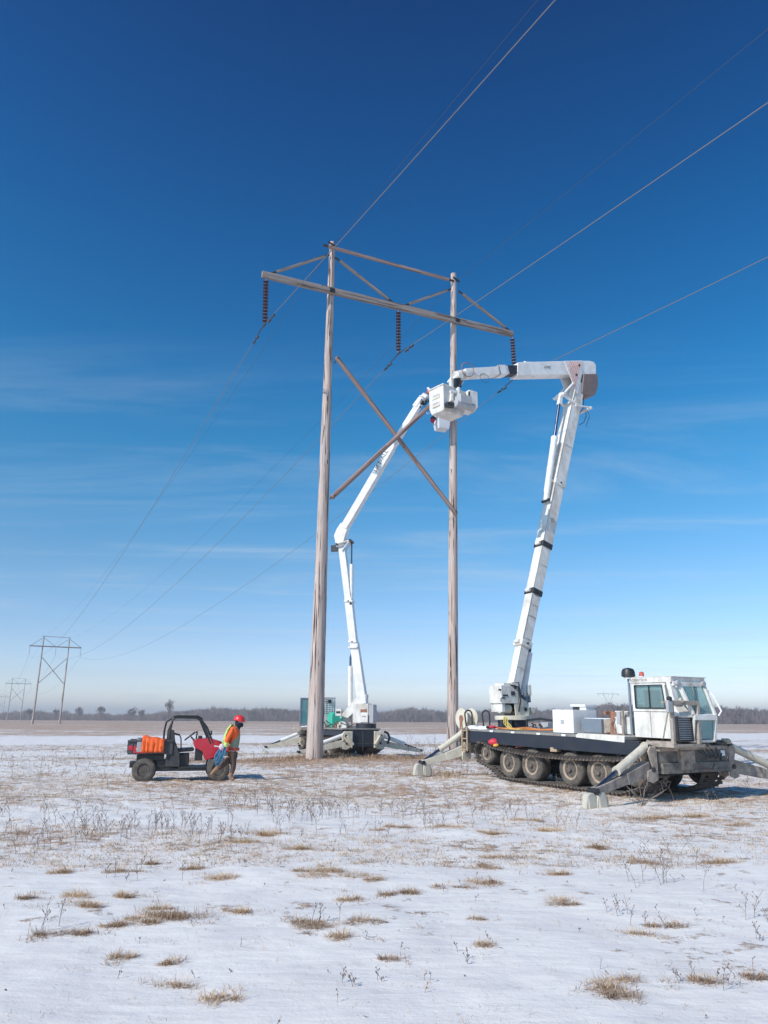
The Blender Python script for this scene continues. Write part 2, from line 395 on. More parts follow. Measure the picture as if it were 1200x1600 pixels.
def text(name, body, size, mat, parent, M, ext=.002, shear=0., extra_scale=(1, 1)):
    cu = bpy.data.curves.new(name, 'FONT'); cu.body = body; cu.size = size; cu.extrude = ext; cu.shear = shear
    cu.align_x = 'CENTER'; cu.align_y = 'CENTER'
    t = bpy.data.objects.new(name + '_tmp', cu); COL.objects.link(t)
    dg = bpy.context.evaluated_depsgraph_get(); me = bpy.data.meshes.new_from_object(t.evaluated_get(dg))
    bpy.data.objects.remove(t); bpy.data.curves.remove(cu)
    me.name = name; me.transform(Matrix.Diagonal((extra_scale[0], extra_scale[1], 1, 1))); me.transform(M); me.materials.clear(); me.materials.append(mat)
    o = bpy.data.objects.new(name, me); COL.objects.link(o); o.parent = parent
    return o

#--SECTION-GROUND
# ------------------------------------------------------------------ ground
def groundmat():
    m = bpy.data.materials.new('snowy_field'); m.use_nodes = True; nt = m.node_tree; b = nt.nodes['Principled BSDF']
    b.inputs['Roughness'].default_value = .75; b.inputs['Specular IOR Level'].default_value = .25
    g = N(nt, 'ShaderNodeNewGeometry'); at = N(nt, 'ShaderNodeAttribute'); at.attribute_name = 'cover'
    P = g.outputs['Position']
    def noise(scale, det, rough=.6, sc=None):
        n = N(nt, 'ShaderNodeTexNoise'); n.inputs['Scale'].default_value = scale; n.inputs['Detail'].default_value = det; n.inputs['Roughness'].default_value = rough
        if sc:
            mp = N(nt, 'ShaderNodeMapping'); mp.inputs['Scale'].default_value = sc; nt.links.new(P, mp.inputs[0]); nt.links.new(mp.outputs[0], n.inputs[0])
        else: nt.links.new(P, n.inputs[0])
        return n.outputs[0]
    def mth(op, a, b_, c=None):
        n = N(nt, 'ShaderNodeMath', operation=op)
        for i, v in enumerate((a, b_, c)):
            if v is None: continue
            if isinstance(v, (int, float)): n.inputs[i].default_value = v
            else: nt.links.new(v, n.inputs[i])
        return n.outputs[0]
    def mr(v, a, b_, c, d, sm=True):
        n = N(nt, 'ShaderNodeMapRange'); n.interpolation_type = 'SMOOTHSTEP' if sm else 'LINEAR'
        for i, q in enumerate((a, b_, c, d)): n.inputs[i + 1].default_value = q
        nt.links.new(v, n.inputs[0]); return n.outputs[0]
    def mix(f, a, b_):
        n = N(nt, 'ShaderNodeMix', data_type='RGBA'); nt.links.new(f, n.inputs[0])
        for i, v in ((6, a), (7, b_)):
            if isinstance(v, tuple): n.inputs[i].default_value = (*v, 1)
            else: nt.links.new(v, n.inputs[i])
        return n.outputs[2]
    nf = noise(3.4, 7, .66, (1, 1.0, 1)); nb = noise(.55, 4, .55)
    t = mth('ADD', nf, mth('MULTIPLY', mth('SUBTRACT', nb, .5), .55))
    t = mth('ADD', t, mth('MULTIPLY', mth('SUBTRACT', noise(.07, 6, .65, (.6, 1.8, 1)), .5), .62))
    fine = noise(16, 5, .7); t = mth('ADD', t, mth('MULTIPLY', mth('SUBTRACT', fine, .5), .22))
    t = mth('ADD', t, mth('MULTIPLY', mth('SUBTRACT', at.outputs['Fac'], .5), .60))
    fac = mr(t, .465, .585, 0, 1)
    c1 = noise(9, 6, .75); c2 = noise(.35, 3)
    gcol = mix(mr(c1, .35, .65, 0, 1), (.28, .19, .145), (.58, .43, .32))
    gcol = mix(mr(c2, .4, .65, 0, .6), gcol, (.42, .275, .205))
    scol = mix(mr(noise(1.3, 5), .35, .7, 0, 1), (.83, .785, .745), (.74, .69, .665))
    nt.links.new(mix(fac, scol, gcol), b.inputs['Base Color'])
    rg = mr(fac, 0, 1, .6, .95, False); nt.links.new(rg, b.inputs['Roughness'])
    # fine relief
    h = mth('ADD', mth('MULTIPLY', noise(45, 6, .7), .16), mth('MULTIPLY', fac, .6))
    h = mth('ADD', h, mth('MULTIPLY', noise(3.5, 4, .55, (.5, 1.7, 1)), .8))
    h = mth('ADD', h, mth('MULTIPLY', noise(3.2, 4, .5), .8))
    bp = N(nt, 'ShaderNodeBump'); bp.inputs['Strength'].default_value = .55; bp.inputs['Distance'].default_value = .045
    nt.links.new(h, bp.inputs['Height']); nt.links.new(bp.outputs[0], b.inputs['Normal'])
    return m
def ground():
    rs = [0.]; r = 1.2
    while r < 3000: rs.append(r); r *= 1.0125 if r < 60 else 1.03
    rs.append(3000.); rs = np.array(rs)
    fine = np.arange(-36, 36.01, .14); coarse = np.arange(36 + 4, 360 - 36 - 1, 4.0)
    th = np.radians(np.concatenate([fine, coarse])); nth = len(th)
    RR, TT = np.meshgrid(rs[1:], th, indexing='ij')
    X = RR * np.sin(TT); Y = RR * np.cos(TT); Z = gheight(X, Y)
    V = np.concatenate([[[0, 0, 0]], np.stack([X.ravel(), Y.ravel(), Z.ravel()], 1)])
    nr = len(rs) - 1
    i, j = np.meshgrid(np.arange(nr - 1), np.arange(nth), indexing='ij'); j2 = (j + 1) % nth
    q = np.stack([1 + i * nth + j, 1 + i * nth + j2, 1 + (i + 1) * nth + j2, 1 + (i + 1) * nth + j], -1).reshape(-1, 4)[:, ::-1]
    j = np.arange(nth); t = np.stack([np.zeros(nth, int), (j + 1) % nth + 1, j + 1], 1)
    C = np.concatenate([[0], cover(X, Y).ravel()])
    o = npmesh('ground', V, [(4, q), (3, t)], groundmat(), {'cover': C}, smooth=True)
    return tag(o, kind='structure')
ground()

# dry grass -----------------------------------------------------------------
def grassmat(name, a, b_):
    m = bpy.data.materials.new(name); m.use_nodes = True; nt = m.node_tree; b = nt.nodes['Principled BSDF']
    b.inputs['Roughness'].default_value = .8; b.inputs['Specular IOR Level'].default_value = .15
    at = N(nt, 'ShaderNodeAttribute'); at.attribute_name = 'tint'
    r = N(nt, 'ShaderNodeValToRGB'); r.color_ramp.elements[0].color = (*a, 1); r.color_ramp.elements[1].color = (*b_, 1)
    nt.links.new(at.outputs['Fac'], r.inputs[0]); nt.links.new(r.outputs[0], b.inputs['Base Color'])
    return m
def blades(name, base, nrm_h, tilt, length, width, tint, mat):
    """base [n,3]; tilt/azimuth arrays -> bent strips of 5 verts"""
    n = len(base); g = np.random.default_rng(5)
    az = g.uniform(0, 2 * np.pi, n) if nrm_h is None else nrm_h
    d = np.stack([np.cos(az), np.sin(az)], 1); s = np.stack([-d[:, 1], d[:, 0]], 1)
    h = length * np.cos(tilt); o = length * np.sin(tilt)
    V = np.zeros((n, 5, 3)); w2 = width / 2
    V[:, 0, :2] = base[:, :2] - s * w2[:, None]; V[:, 1, :2] = base[:, :2] + s * w2[:, None]; V[:, 0, 2] = V[:, 1, 2] = base[:, 2] - .01
    m = base[:, :2] + d * (o * .40)[:, None]
    V[:, 2, :2] = m + s * (w2 * .8)[:, None]; V[:, 3, :2] = m - s * (w2 * .8)[:, None]; V[:, 2, 2] = V[:, 3, 2] = base[:, 2] + h * .62
    V[:, 4, :2] = base[:, :2] + d * o[:, None]; V[:, 4, 2] = base[:, 2] + h
    k = np.arange(n)[:, None] * 5
    q = k + np.array([[0, 1, 2, 3]]); t = k + np.array([[3, 2, 4]])
    return tag(npmesh(name, V.reshape(-1, 3), [(4, q), (3, t)], mat, {'tint': np.repeat(tint, 5)}), kind='stuff')
STRAW = grassmat('straw', (.21, .125, .085), (.68, .50, .33))
def grass():
    g = np.random.default_rng(11)
    B = []; T = []; L = []; W = []; A = []; C = []
    def tuft(x, y, nb, rad, ln, tilt0, col, ell=1., w=.004):
        a = g.uniform(0, 2 * np.pi, nb); r = rad * np.sqrt(g.uniform(0, 1, nb))
        bx = x + r * np.cos(a) * ell; by = y + r * np.sin(a)
        lean = g.uniform(0, 2 * np.pi)
        az = a + g.normal(0, .9, nb); az = np.where(g.uniform(0, 1, nb) < .45, lean + g.normal(0, .6, nb), az)
        B.append(np.stack([bx, by, gheight(bx, by)], 1)); A.append(az); T.append(np.clip(g.normal(tilt0, .25, nb), .1, 1.54))
        L.append(ln * g.uniform(.45, 1.15, nb)); W.append(np.full(nb, w) * g.uniform(.6, 1.4, nb)); C.append(np.clip(col + g.normal(0, .2, nb), 0, 1))
    # tufts read off the near field (pixel on the ground, radius)
    near = [(490, 1455, .16, .4), (300, 1441, .20, .15), (245, 1440, .13, .5), (240, 1425, .08, .5), (210, 1450, .10, .5), (175, 1452, .09, .35),
            (130, 1418, .14, .6), (120, 1400, .12, .7), (200, 1400, .12, .6), (65, 1466, .09, .2), (130, 1465, .06, .1), (198, 1500, .07, .4),
            (345, 1373, .16, .8), (430, 1306, .22, .85), (375, 1318, .20, .85), (525, 1368, .22, .55), (498, 1366, .14, .5), (545, 1410, .08, .5),
            (565, 1447, .09, .4), (535, 1472, .07, .5), (370, 1430, .08, .6), (260, 1510, .05, .4), (358, 1568, .07, .6), (282, 1545, .06, .5),
            (610, 1504, .05, .3), (760, 1483, .06, .5), (950, 1541, .08, .5), (965, 1560, .10, .4), (945, 1552, .06, .5), (1110, 1537, .08, .4),
            (1180, 1530, .08, .3), (755, 1382, .14, .4), (750, 1440, .04, .5), (873, 1367, .12, .55), (757, 1357, .14, .5), (790, 1343, .14, .6),
            (700, 1390, .08, .3), (640, 1398, .10, .3), (605, 1400, .08, .3), (870, 1413, .10, .5), (1050, 1446, .10, .5), (1010, 1460, .07, .7),
            (1120, 1350, .14, .5), (1000, 1350, .12, .3), (820, 1283, .2, .8), (860, 1300, .18, .8), (935, 1326, .16, .5), (690, 1295, .18, .7),
            (620, 1294, .22, .5), (770, 1305, .18, .5), (1005, 1281, .2, .5), (1090, 1277, .22, .6), (1150, 1290, .15, .5), (40, 1405, .07, .3),
            (590, 1380, .08, .5), (460, 1330, .14, .5), (300, 1358, .12, .5), (190, 1362, .12, .4), (240, 1348, .10, .4), (95, 1362, .12, .5)]
    for px, py, rad, col in near:
        d = _f + _r * ((px - 600) / FPX) - _u * ((py - 800) / FPX)
        p = d * (-EYE / d.z)
        for q in range(4):
            ox, oy = g.normal(0, rad * .75), g.normal(0, rad * .38); rr_ = rad * g.uniform(.22, .62)
            tuft(p.x + ox, p.y + oy, int(1900 * rad * (.5 + rad)), rr_, (.07 + .15 * rad) * g.uniform(.7, 1.3), g.uniform(1.25, 1.5), col + .12 + g.normal(0, .12), g.uniform(1., 2.1), .0034)
        tuft(p.x, p.y, int(420 * rad), rad * .8, .09 + .15 * rad, .9, col + .15, 1.6, .0026)
        for _ in range(2):
            tuft(p.x + g.normal(0, rad * 2), p.y + g.normal(0, rad), int(260 * rad), rad * .5, .07, 1.2, col, 1.5, .0035)
    # scattered single wisps in the near snow
    for _ in range(2600):
        y = 3.2 + 10.5 * g.uniform() ** .7; x = g.uniform(-.56, .56) * y
        tuft(x, y, g.integers(2, 8), .05, g.uniform(.02, .065), 1.15, g.uniform(.2, .9), 1.3, .0022)
    # mid field
    n = 0
    while n < 10500:
        y = g.uniform(9, 24); x = g.uniform(-.60, .60) * y
        if g.uniform() > (cover(x, y) * 1.8 - .28): continue
        tuft(x, y, g.integers(10, 30), g.uniform(.04, .15), g.uniform(.035, .10), 1.25, g.uniform(.25, .95), 1.7, .005); n += 1
    n = 0
    while n < 6500:
        y = g.uniform(22, 56); x = g.uniform(-.58, .58) * y
        if g.uniform() > (cover(x, y) * 1.7 - .25): continue
        tuft(x, y, g.integers(5, 9), g.uniform(.1, .3), g.uniform(.04, .11), .95, g.uniform(.15, .7), 1.6, .013); n += 1
    # long matted grass round the left pole and behind the left machine
    for cx, cy, sx_, sy_, k in ((-2.4, 31.2, 1.0, .5, 170), (.4, 32.0, 2.4, .45, 330), (-5.2, 30.0, 1.8, .5, 150), (1.5, 22.9, 1.0, .5, 60), (2.4, 21.7, .8, .35, 60)):
        for _ in range(k):
            x, y = cx + g.normal(0, sx_), cy + g.normal(0, sy_)
            if 2.2 < x - .0 and 20 < y < 23: continue
            tuft(x, y, 16, .2, g.uniform(.08, .24), .95, g.uniform(.2, .75), 1.4, .012)
    blades('dry_grass', np.concatenate(B), np.concatenate(A), np.concatenate(T), np.concatenate(L), np.concatenate(W), np.concatenate(C), STRAW)
grass()
# dead weeds with side twigs and seed heads ----------------------------------
WEEDM = pmat('dead_weed', (.21, .165, .15), .9)
def weeds():
    g = random.Random(31); mb = MB()
    def weed(x, y, h, n=5):
        z = float(gheight(x, y)); az = g.uniform(0, 6.28); lean = g.uniform(.05, .6)
        dx, dy = math.cos(az) * lean, math.sin(az) * lean
        pts = [Vector((x + dx * h * t * t, y + dy * h * t * t, z - .02 + h * t * (1 - .15 * lean * t))) for t in (0, .35, .7, 1)]
        w = .0016 + .00015 * y; mb.tube(pts, w, 3, w * .5)
        for k in range(n):
            t = g.uniform(.3, .95); i = min(int(t * 3), 2); p = pts[i].lerp(pts[i + 1], t * 3 - i)
            a = g.uniform(0, 6.28); l = h * g.uniform(.12, .34)
            q = p + Vector((math.cos(a) * l * .6, math.sin(a) * l * .6, l * .7)); mb.tube([p, q], w * .7, 3, w * .4)
            if g.random() < .7:
                s_ = .004 + .00028 * y
                mb.add([q + Vector(v) * s_ for v in ((1, 0, 0), (-1, 0, 0), (0, 1, 0), (0, -1, 0), (0, 0, 1.6), (0, 0, -1))],
                       [(0, 2, 4), (2, 1, 4), (1, 3, 4), (3, 0, 4), (2, 0, 5), (1, 2, 5), (3, 1, 5), (0, 3, 5)])
    def patch(px, py, k, sx_, sy_, h):
        d = _f + _r * ((px - 600) / FPX) - _u * ((py - 800) / FPX); p = d * (-EYE / d.z)
        for _ in range(k): weed(p.x + g.gauss(0, sx_), p.y + g.gauss(0, sy_), h * g.uniform(.5, 1.1), g.randint(4, 9))
    for a in ((140, 1310, 22, .35, .4, .36), (170, 1305, 14, .4, .4, .36), (270, 1300, 22, .35, .4, .34), (335, 1312, 18, .25, .3, .32), (460, 1276, 16, .3, .4, .35),
              (515, 1275, 12, .2, .3, .35), (385, 1262, 26, .6, .5, .34), (620, 1278, 18, .6, .4, .35), (560, 1300, 14, .6, .4, .30), (655, 1296, 8, .3, .3, .3),
              (1025, 1385, 8, .16, .2, .30), (1035, 1350, 7, .2, .2, .34), (1180, 1440, 5, .1, .15, .26), (1000, 1440, 3, .12, .1, .2), (965, 1425, 4, .1, .15, .2),
              (1172, 1470, 2, .06, .1, .16), (60, 1330, 10, .4, .3, .3), (75, 1460, 3, .05, .1, .3), (240, 1370, 8, .5, .3, .2), (550, 1545, 3, .05, .05, .13), (600, 1540, 2, .03, .05, .12),
              (495, 1445, 4, .1, .1, .2), (1150, 1545, 6, .2, .1, .14), (740, 1500, 4, .1, .1, .14), (800, 1275, 12, .5, .5, .34), (890, 1300, 8, .4, .4, .3), (30, 1285, 12, .6, .5, .35)):
        patch(*a)
    for _ in range(260):
        y = g.uniform(11, 34); x = g.uniform(-.58, .56) * y
        if 18 < y < 24 and -7 < x < -3.2: continue
        weed(x, y, g.uniform(.15, .48), 4)
    for _ in range(120):
        y = g.uniform(3.5, 10); x = g.uniform(-.56, .56) * y; weed(x, y, g.uniform(.03, .09), 2)
    for px in (648, 664, 682, 691, 640):
        patch(px, 1186, 3, .3, .5, .9)
    tag(mb.build('dead_weeds', WEEDM, smooth=0), kind='stuff')
weeds()

#--SECTION-TREES
BARK = pmat('winter_bark', (.20, .15, .135), .95)
def bare_tree(g, h, spread, wmin, levels=4, t0=.30):
    """returns list of tapered 3-sided branches (a,b,ra,rb) and trunk"""
    trunk = []; crown = []
    def grow(p, d, l, r, lev):
        q = p + d * l; (trunk if lev == 0 else crown).append((p, q, r, max(r * .62, wmin)))
        if lev >= levels: return
        n = 9 if lev == 0 else g.choice((2, 3, 3))
        for i in range(n):
            a = g.uniform(0, 6.283); t = g.uniform(.25, .75) * spread
            dd = (d * 1.0 + Vector((math.cos(a), math.sin(a), .5)) * t).normalized()
            if lev == 0: u_ = g.uniform(.22, 1.) if i else 1.; grow(p.lerp(q, u_), (dd if i else d), l * (.62 - .28 * u_) * g.uniform(.75, 1.1), max(r * .5, wmin), 1)
            else: grow(p.lerp(q, g.uniform(.4, 1)) if i else q, dd, l * g.uniform(.58, .84), max(r * .6, wmin), lev + 1)
    grow(Vector((0, 0, -.2)), Vector((g.uniform(-.05, .05), g.uniform(-.05, .05), 1)), h * t0, h * .018, 0)
    return trunk, crown
def branch_arrays(br):
    V = []; F = []
    for p, q, ra, rb in br:
        d = (q - p).normalized(); x = d.cross(Vector((.3, .2, .9))).normalized(); y = x.cross(d); o = len(V)
        for c, r in ((p, ra), (q, rb)):
            for k in range(3):
                t = 2.094 * k; V.append(c + x * math.cos(t) * r + y * math.sin(t) * r)
        F += [(o, o + 1, o + 4, o + 3), (o + 1, o + 2, o + 5, o + 4), (o + 2, o, o + 3, o + 5)]
    return np.array([tuple(v) for v in V]), np.array(F)
g = random.Random(5)
LIB = []
for i in range(10):
    tk, cw = bare_tree(g, 10, g.uniform(.9, 1.4), .05, 4, g.uniform(.34, .5)); LIB.append(branch_arrays(tk + cw))
def at_px(px, Y): return (px - 598) / FPX * Y * 0.963
def woods(name, rows, seed):
    gg = np.random.default_rng(seed); VV = []; FF = []; o = 0
    for px0, px1, hfun, Y0, Y1, n in rows:
        for _ in range(n):
            px = gg.uniform(px0, px1); Y = gg.uniform(Y0, Y1); x = at_px(px, Y)
            V, F = LIB[gg.integers(0, len(LIB))]
            top = hfun(px) * Y * .963 / FPX * (gg.uniform(.82, 1.02) if gg.uniform() < .5 else gg.uniform(.35, .85)) / 9.3
            a = gg.uniform(0, 6.28); c, s = math.cos(a), math.sin(a); k = gg.uniform(1.0, 1.5)
            W = np.stack([(V[:, 0] * c - V[:, 1] * s) * top * k + x, (V[:, 0] * s + V[:, 1] * c) * top * k + Y, V[:, 2] * top], 1)
            VV.append(W); FF.append(F + o); o += len(V)
    # fine upright twigs that fill the mass
    T = []
    for px0, px1, hfun, Y0, Y1, n in rows:
        k = int((px1 - px0) * 75); px = gg.uniform(px0, px1, k); Y = gg.uniform(Y0 - 4, Y1, k); x = at_px(px, Y)
        lump = .40 + .95 * fbm(px * .13, Y * .01, 4, 5); H = np.array([hfun(p) for p in px]) * Y * .963 / FPX * lump
        z0 = H * gg.uniform(-.1, .72, k); z1 = np.minimum(z0 + gg.uniform(1.2, 4.5, k), H * gg.uniform(.75, 1.25, k)); wv = gg.uniform(.05, .16, k); lx = gg.normal(0, .5, k)
        a = np.stack([x - wv, Y, z0], 1); b = np.stack([x + wv, Y + gg.normal(0, .1, k), z0], 1); c = np.stack([x + lx, Y, z1], 1); T.append(np.stack([a, b, c], 1).reshape(-1, 3))
    T = np.concatenate(T); q = np.arange(len(T)).reshape(-1, 3) + o
    return tag(npmesh(name, np.concatenate(VV + [T]), [(4, np.concatenate(FF)), (3, q)], BARK), kind='stuff')
def interp(*pts):
    xs, ys = zip(*pts); return lambda x: float(np.interp(x, xs, ys))
prof = interp((-120, 10), (0, 11), (30, 14), (60, 17), (75, 12), (100, 14), (112, 10), (125, 12), (140, 9), (160, 12), (175, 9), (200, 12), (230, 11), (262, 15), (300, 20), (345, 23), (380, 21), (430, 23), (470, 20), (520, 17), (580, 20), (600, 17), (640, 24), (668, 21), (700, 19),
              (780, 22), (850, 23), (905, 22), (950, 34), (985, 32), (1060, 30), (1120, 31), (1160, 28), (1200, 25), (1330, 26))
woods('distant_woods', [(-120, 270, prof, 560, 620, 420), (260, 720, prof, 560, 640, 1000), (700, 960, prof, 560, 640, 420), (930, 1330, prof, 480, 600, 700)], 3)
def single_tree(px, ytop, Y, label, spread=.9, seed=1, group=None):
    gg = random.Random(seed); h = (1126 - ytop) * Y * .963 / FPX / .92
    tk, cw = bare_tree(gg, h, spread * 1.1, .03, 6, .50); zm = max(q.z for p, q, a_, b_ in cw); k_ = h * .92 / zm
    tk = [(p * k_, q * k_, a_, b_) for p, q, a_, b_ in tk]; cw = [(p * k_, q * k_, a_, b_) for p, q, a_, b_ in cw]
    t = thing('bare_tree', label, 'tree', (at_px(px, Y), Y, 0), group=group)
    for nm, br in (('trunk', tk), ('crown', cw)):
        V, F = branch_arrays(br); o = npmesh(nm, V, [(4, F)], BARK); o.parent = t
single_tree(263, 1091, 430, 'tallest lone bare tree standing out of the woods behind the roof of the utility vehicle', .8, 4)
single_tree(205, 1103, 450, 'round crowned bare tree on the horizon just left of the tallest tree', 1.2, 8)
single_tree(222, 1108, 455, 'low wide bare tree touching the right side of the round crowned one', 1.2, 12)
single_tree(157, 1103, 470, 'upright bare tree halfway between the second power structure and the round crowned tree', .9, 21)
single_tree(122, 1104, 480, 'narrow bare tree right beside the right leg of the second power structure', .8, 33)
single_tree(44, 1107, 480, 'bushy bare tree just left of the left leg of the second power structure', 1.2, 39)
single_tree(85, 1106, 490, 'bare tree seen between the two legs of the second power structure', 1.1, 52)

#--SECTION-LINE
# ------------------------------------------------------------------ H-frame structures
def wood_pole(a, b, r0, r1, seed, mat, name, parent, n=24, rings=44, flare=.0):
    g = np.random.default_rng(seed); a = Vector(a); b = Vector(b); mb = MB(); vs = []
    ph = g.uniform(0, 6.28, 6); am = g.uniform(.2, 1, 6)
    for j in range(rings + 1):
        t = j / rings; c = a.lerp(b, t); r = r0 + (r1 - r0) * t + flare * math.exp(-t * 30)
        for k in range(n):
            q = 2 * math.pi * k / n
            rr = r * (1 + .035 * sum(am[i] * math.sin((i + 2) * q + ph[i] + t * (3 + i) * 2) for i in range(5)) / 2 + .012 * g.normal())
            vs.append((c.x + math.cos(q) * rr, c.y + math.sin(q) * rr, c.z))
    fs = [(j * n + k, j * n + (k + 1) % n, (j + 1) * n + (k + 1) % n, (j + 1) * n + k) for j in range(rings) for k in range(n)]
    fs += [tuple(range(n - 1, -1, -1)), tuple(range(rings * n, (rings + 1) * n))]
    mb.add(vs, fs); return mb.build(name, mat, parent, smooth=50)
def insulator(parent, x, y, z, nd=13, lean=0., seg=20):
    mb = MB(); top = Vector((x, y, z)); bot = Vector((x + lean, y, z - 2.36)); d = (bot - top).normalized()
    mb.mat(1).cyl(top, top + d * .16, .02, n=8)
    mb.mat(0); a = top + d * .14
    for i in range(nd):
        p = a + d * (.162 * i)
        mb.mat(1).cyl(p, p + d * .05, .05, .05, n=10)
        mb.mat(0).lathe(p + d * .035, p + d * .2, [(0, .04), (.004, .05), (.014, .10), (.022, .127), (.030, .127), (.032, .09), (.030, .030), (.07, .024), (.127, .024)], seg)
    e = a + d * (.162 * nd); mb.mat(1).cyl(e, bot, .018, n=8)
    s = mb.build('insulator_string', [INSUL, GREYP], parent, smooth=40)
    c = MB(); c.beam(bot + Vector((0, -.16, .01)), bot + Vector((0, .16, .01)), .05, .07); c.build('clamp', BLACKS, s)
def hframe(name, label, loc, yaw, H=23.65, main=False, r0=.25, group=None, dark=1.):
    t = thing(name, label, 'power structure', loc, (0, 0, yaw), group)
    za = 20.85 * H / 23.65; n = 24 if main else 8
    wood_pole((-3.40, 0, -.3), (-3.24, 0, H), .335 if main else r0 * 1.1, .13, 1, POLEW, 'pole', t, n, 60 if main else 8, .03)
    wood_pole((2.76 if main else 3.31, 0, -.3), (3.36, 0, H + .05), .25 if main else r0, .135, 2, POLEW, 'pole', t, n, 60 if main else 8, .02)
    mb = MB(); mb.beam((-6.62, -.27, za), (6.62, -.27, za), .17, .30); mb.build('crossarm', ARMW, t, bevel=.012 if main else 0)
    def strut(a, b, w_=.11, nm='brace', tips=True, mat=ARMW):
        P0 = Vector(a); D_ = Vector(b) - P0; a = Vector((0, 0, 0)); b = Vector((D_.length, 0, 0)); m = MB(); d = (b - a).normalized(); e = .28
        m.mat(0).beam(a + d * e, b - d * e, w_, w_)
        m.mat(1).beam(a, a + d * (e + .02), w_ * .55, w_ * .8); m.beam(b - d * (e + .02), b, w_ * .55, w_ * .8)
        # build along local x so that the grain runs with the timber
        o = m.build(nm, [mat, BLACKS], t, bevel=.006 if main else 0); o.location = P0; o.rotation_euler = D_.to_track_quat('X', 'Z').to_euler()
        return o
    strut((-3.42, -.12, 22.85), (-6.2, -.27, za + .15)); strut((-3.12, -.12, 22.8), (-.15, -.27, za + .15))
    strut((3.12, -.12, 22.68), (.45, -.27, za + .15)); strut((3.55, -.12, 22.7), (6.45, -.27, za + .15))
    strut((-3.75, -.12, 23.3), (3.3, -.12, 23.2), .12, 'static_brace', mat=BRACEW)
    for a, b, y in (((-3.02, 17.5), (3.05, 10.75), -.30), ((-3.10, 10.75), (3.1, 17.4), -.44)):
        P0 = Vector((a[0], y, a[1])); D_ = Vector((b[0], y, b[1])) - P0; m = MB(); m.cyl((0, 0, 0), (D_.length, 0, 0), .105, .098, n=12 if main else 6); m.mat(1)
        for q_ in (.12, D_.length - .12): m.cyl((q_, -.16, 0), (q_, .46, 0), .03, n=8)
        o = m.build('cross_brace', [BRACEW, BLACKS], t); o.location = P0; o.rotation_euler = D_.to_track_quat('X', 'Z').to_euler()
    for x, ln in ((-6.42, .06), (.12, 0), (6.58, .06)):
        insulator(t, x, -.27, za - .14, lean=ln * (main), seg=20 if main else 6, nd=13)
    if main:
        for x in (-3.3, 3.33):
            m = MB(); m.cyl((x, -.40, za), (x, .22, za), .03, n=8); m.box(x - .12, x + .12, -.372, -.358, za - .1, za + .1)
            m.build('through_bolt', BLACKS, t)
        m = MB(); m.beam((-3.5, -.15, H - .12), (-3.05, -.15, H - .3), .05, .08); m.cyl((-3.2, -.2, H - .1), (-3.2, .3, H - .1), .03, n=8); m.build('wire_bracket', BLACKS, t)
        m = MB(); m.beam((3.25, -.15, H - .25), (3.62, -.15, H - .45), .05, .08); m.cyl((3.5, -.2, H - .35), (3.5, .3, H - .35), .03, n=8); m.build('wire_bracket', BLACKS, t)
    return t
MAIN = (.43, 31.98, 0); YAW = R(23.3)
hframe('transmission_structure', 'nearest tall wooden two-pole power structure with crossarm and X brace rising over the machines', MAIN, YAW, main=True)
F1 = (at_px(73, 207), 207, 0); F2 = (at_px(21.5, 430), 430, 0); F3 = (at_px(-2, 745), 745, 0)
hframe('transmission_structure', 'second two-pole power structure, at the left, largest of the three distant ones', F1, R(27), H=23.3)
hframe('transmission_structure', 'third two-pole power structure, near the left edge, mid-sized of the three distant ones', F2, R(27), H=23.0)
hframe('transmission_structure', 'farthest and faintest two-pole power structure, at the very left edge', F3, R(27), H=24.0)
def place(org, yaw, x, y, z):
    c, s = math.cos(yaw), math.sin(yaw); return Vector((org[0] + c * x - s * y, org[1] + s * x + c * y, z))
LD = Vector((math.sin(R(28)), -math.cos(R(28)), 0))
def span(a, b, sag, n=48):
    return [a.lerp(b, i / n) - Vector((0, 0, 4 * sag * (i / n) * (1 - i / n))) for i in range(n + 1)]
CL = [(-6.42, 18.33, 'thick conductor hanging from the left insulator of the nearest power structure', 'conductor', 5.2),
      (.12, 18.33, 'thick conductor hanging from the middle insulator of the nearest power structure', 'conductor', 5.2),
      (6.6, 18.33, 'thick conductor hanging from the right insulator of the nearest power structure', 'conductor', 5.2),
      (-3.2, 23.55, 'thin wire clamped to the very top of the left pole of the nearest structure', 'shield wire', 3.2),
      (3.5, 23.3, 'thin wire clamped to the very top of the right pole of the nearest structure', 'shield wire', 3.2)]
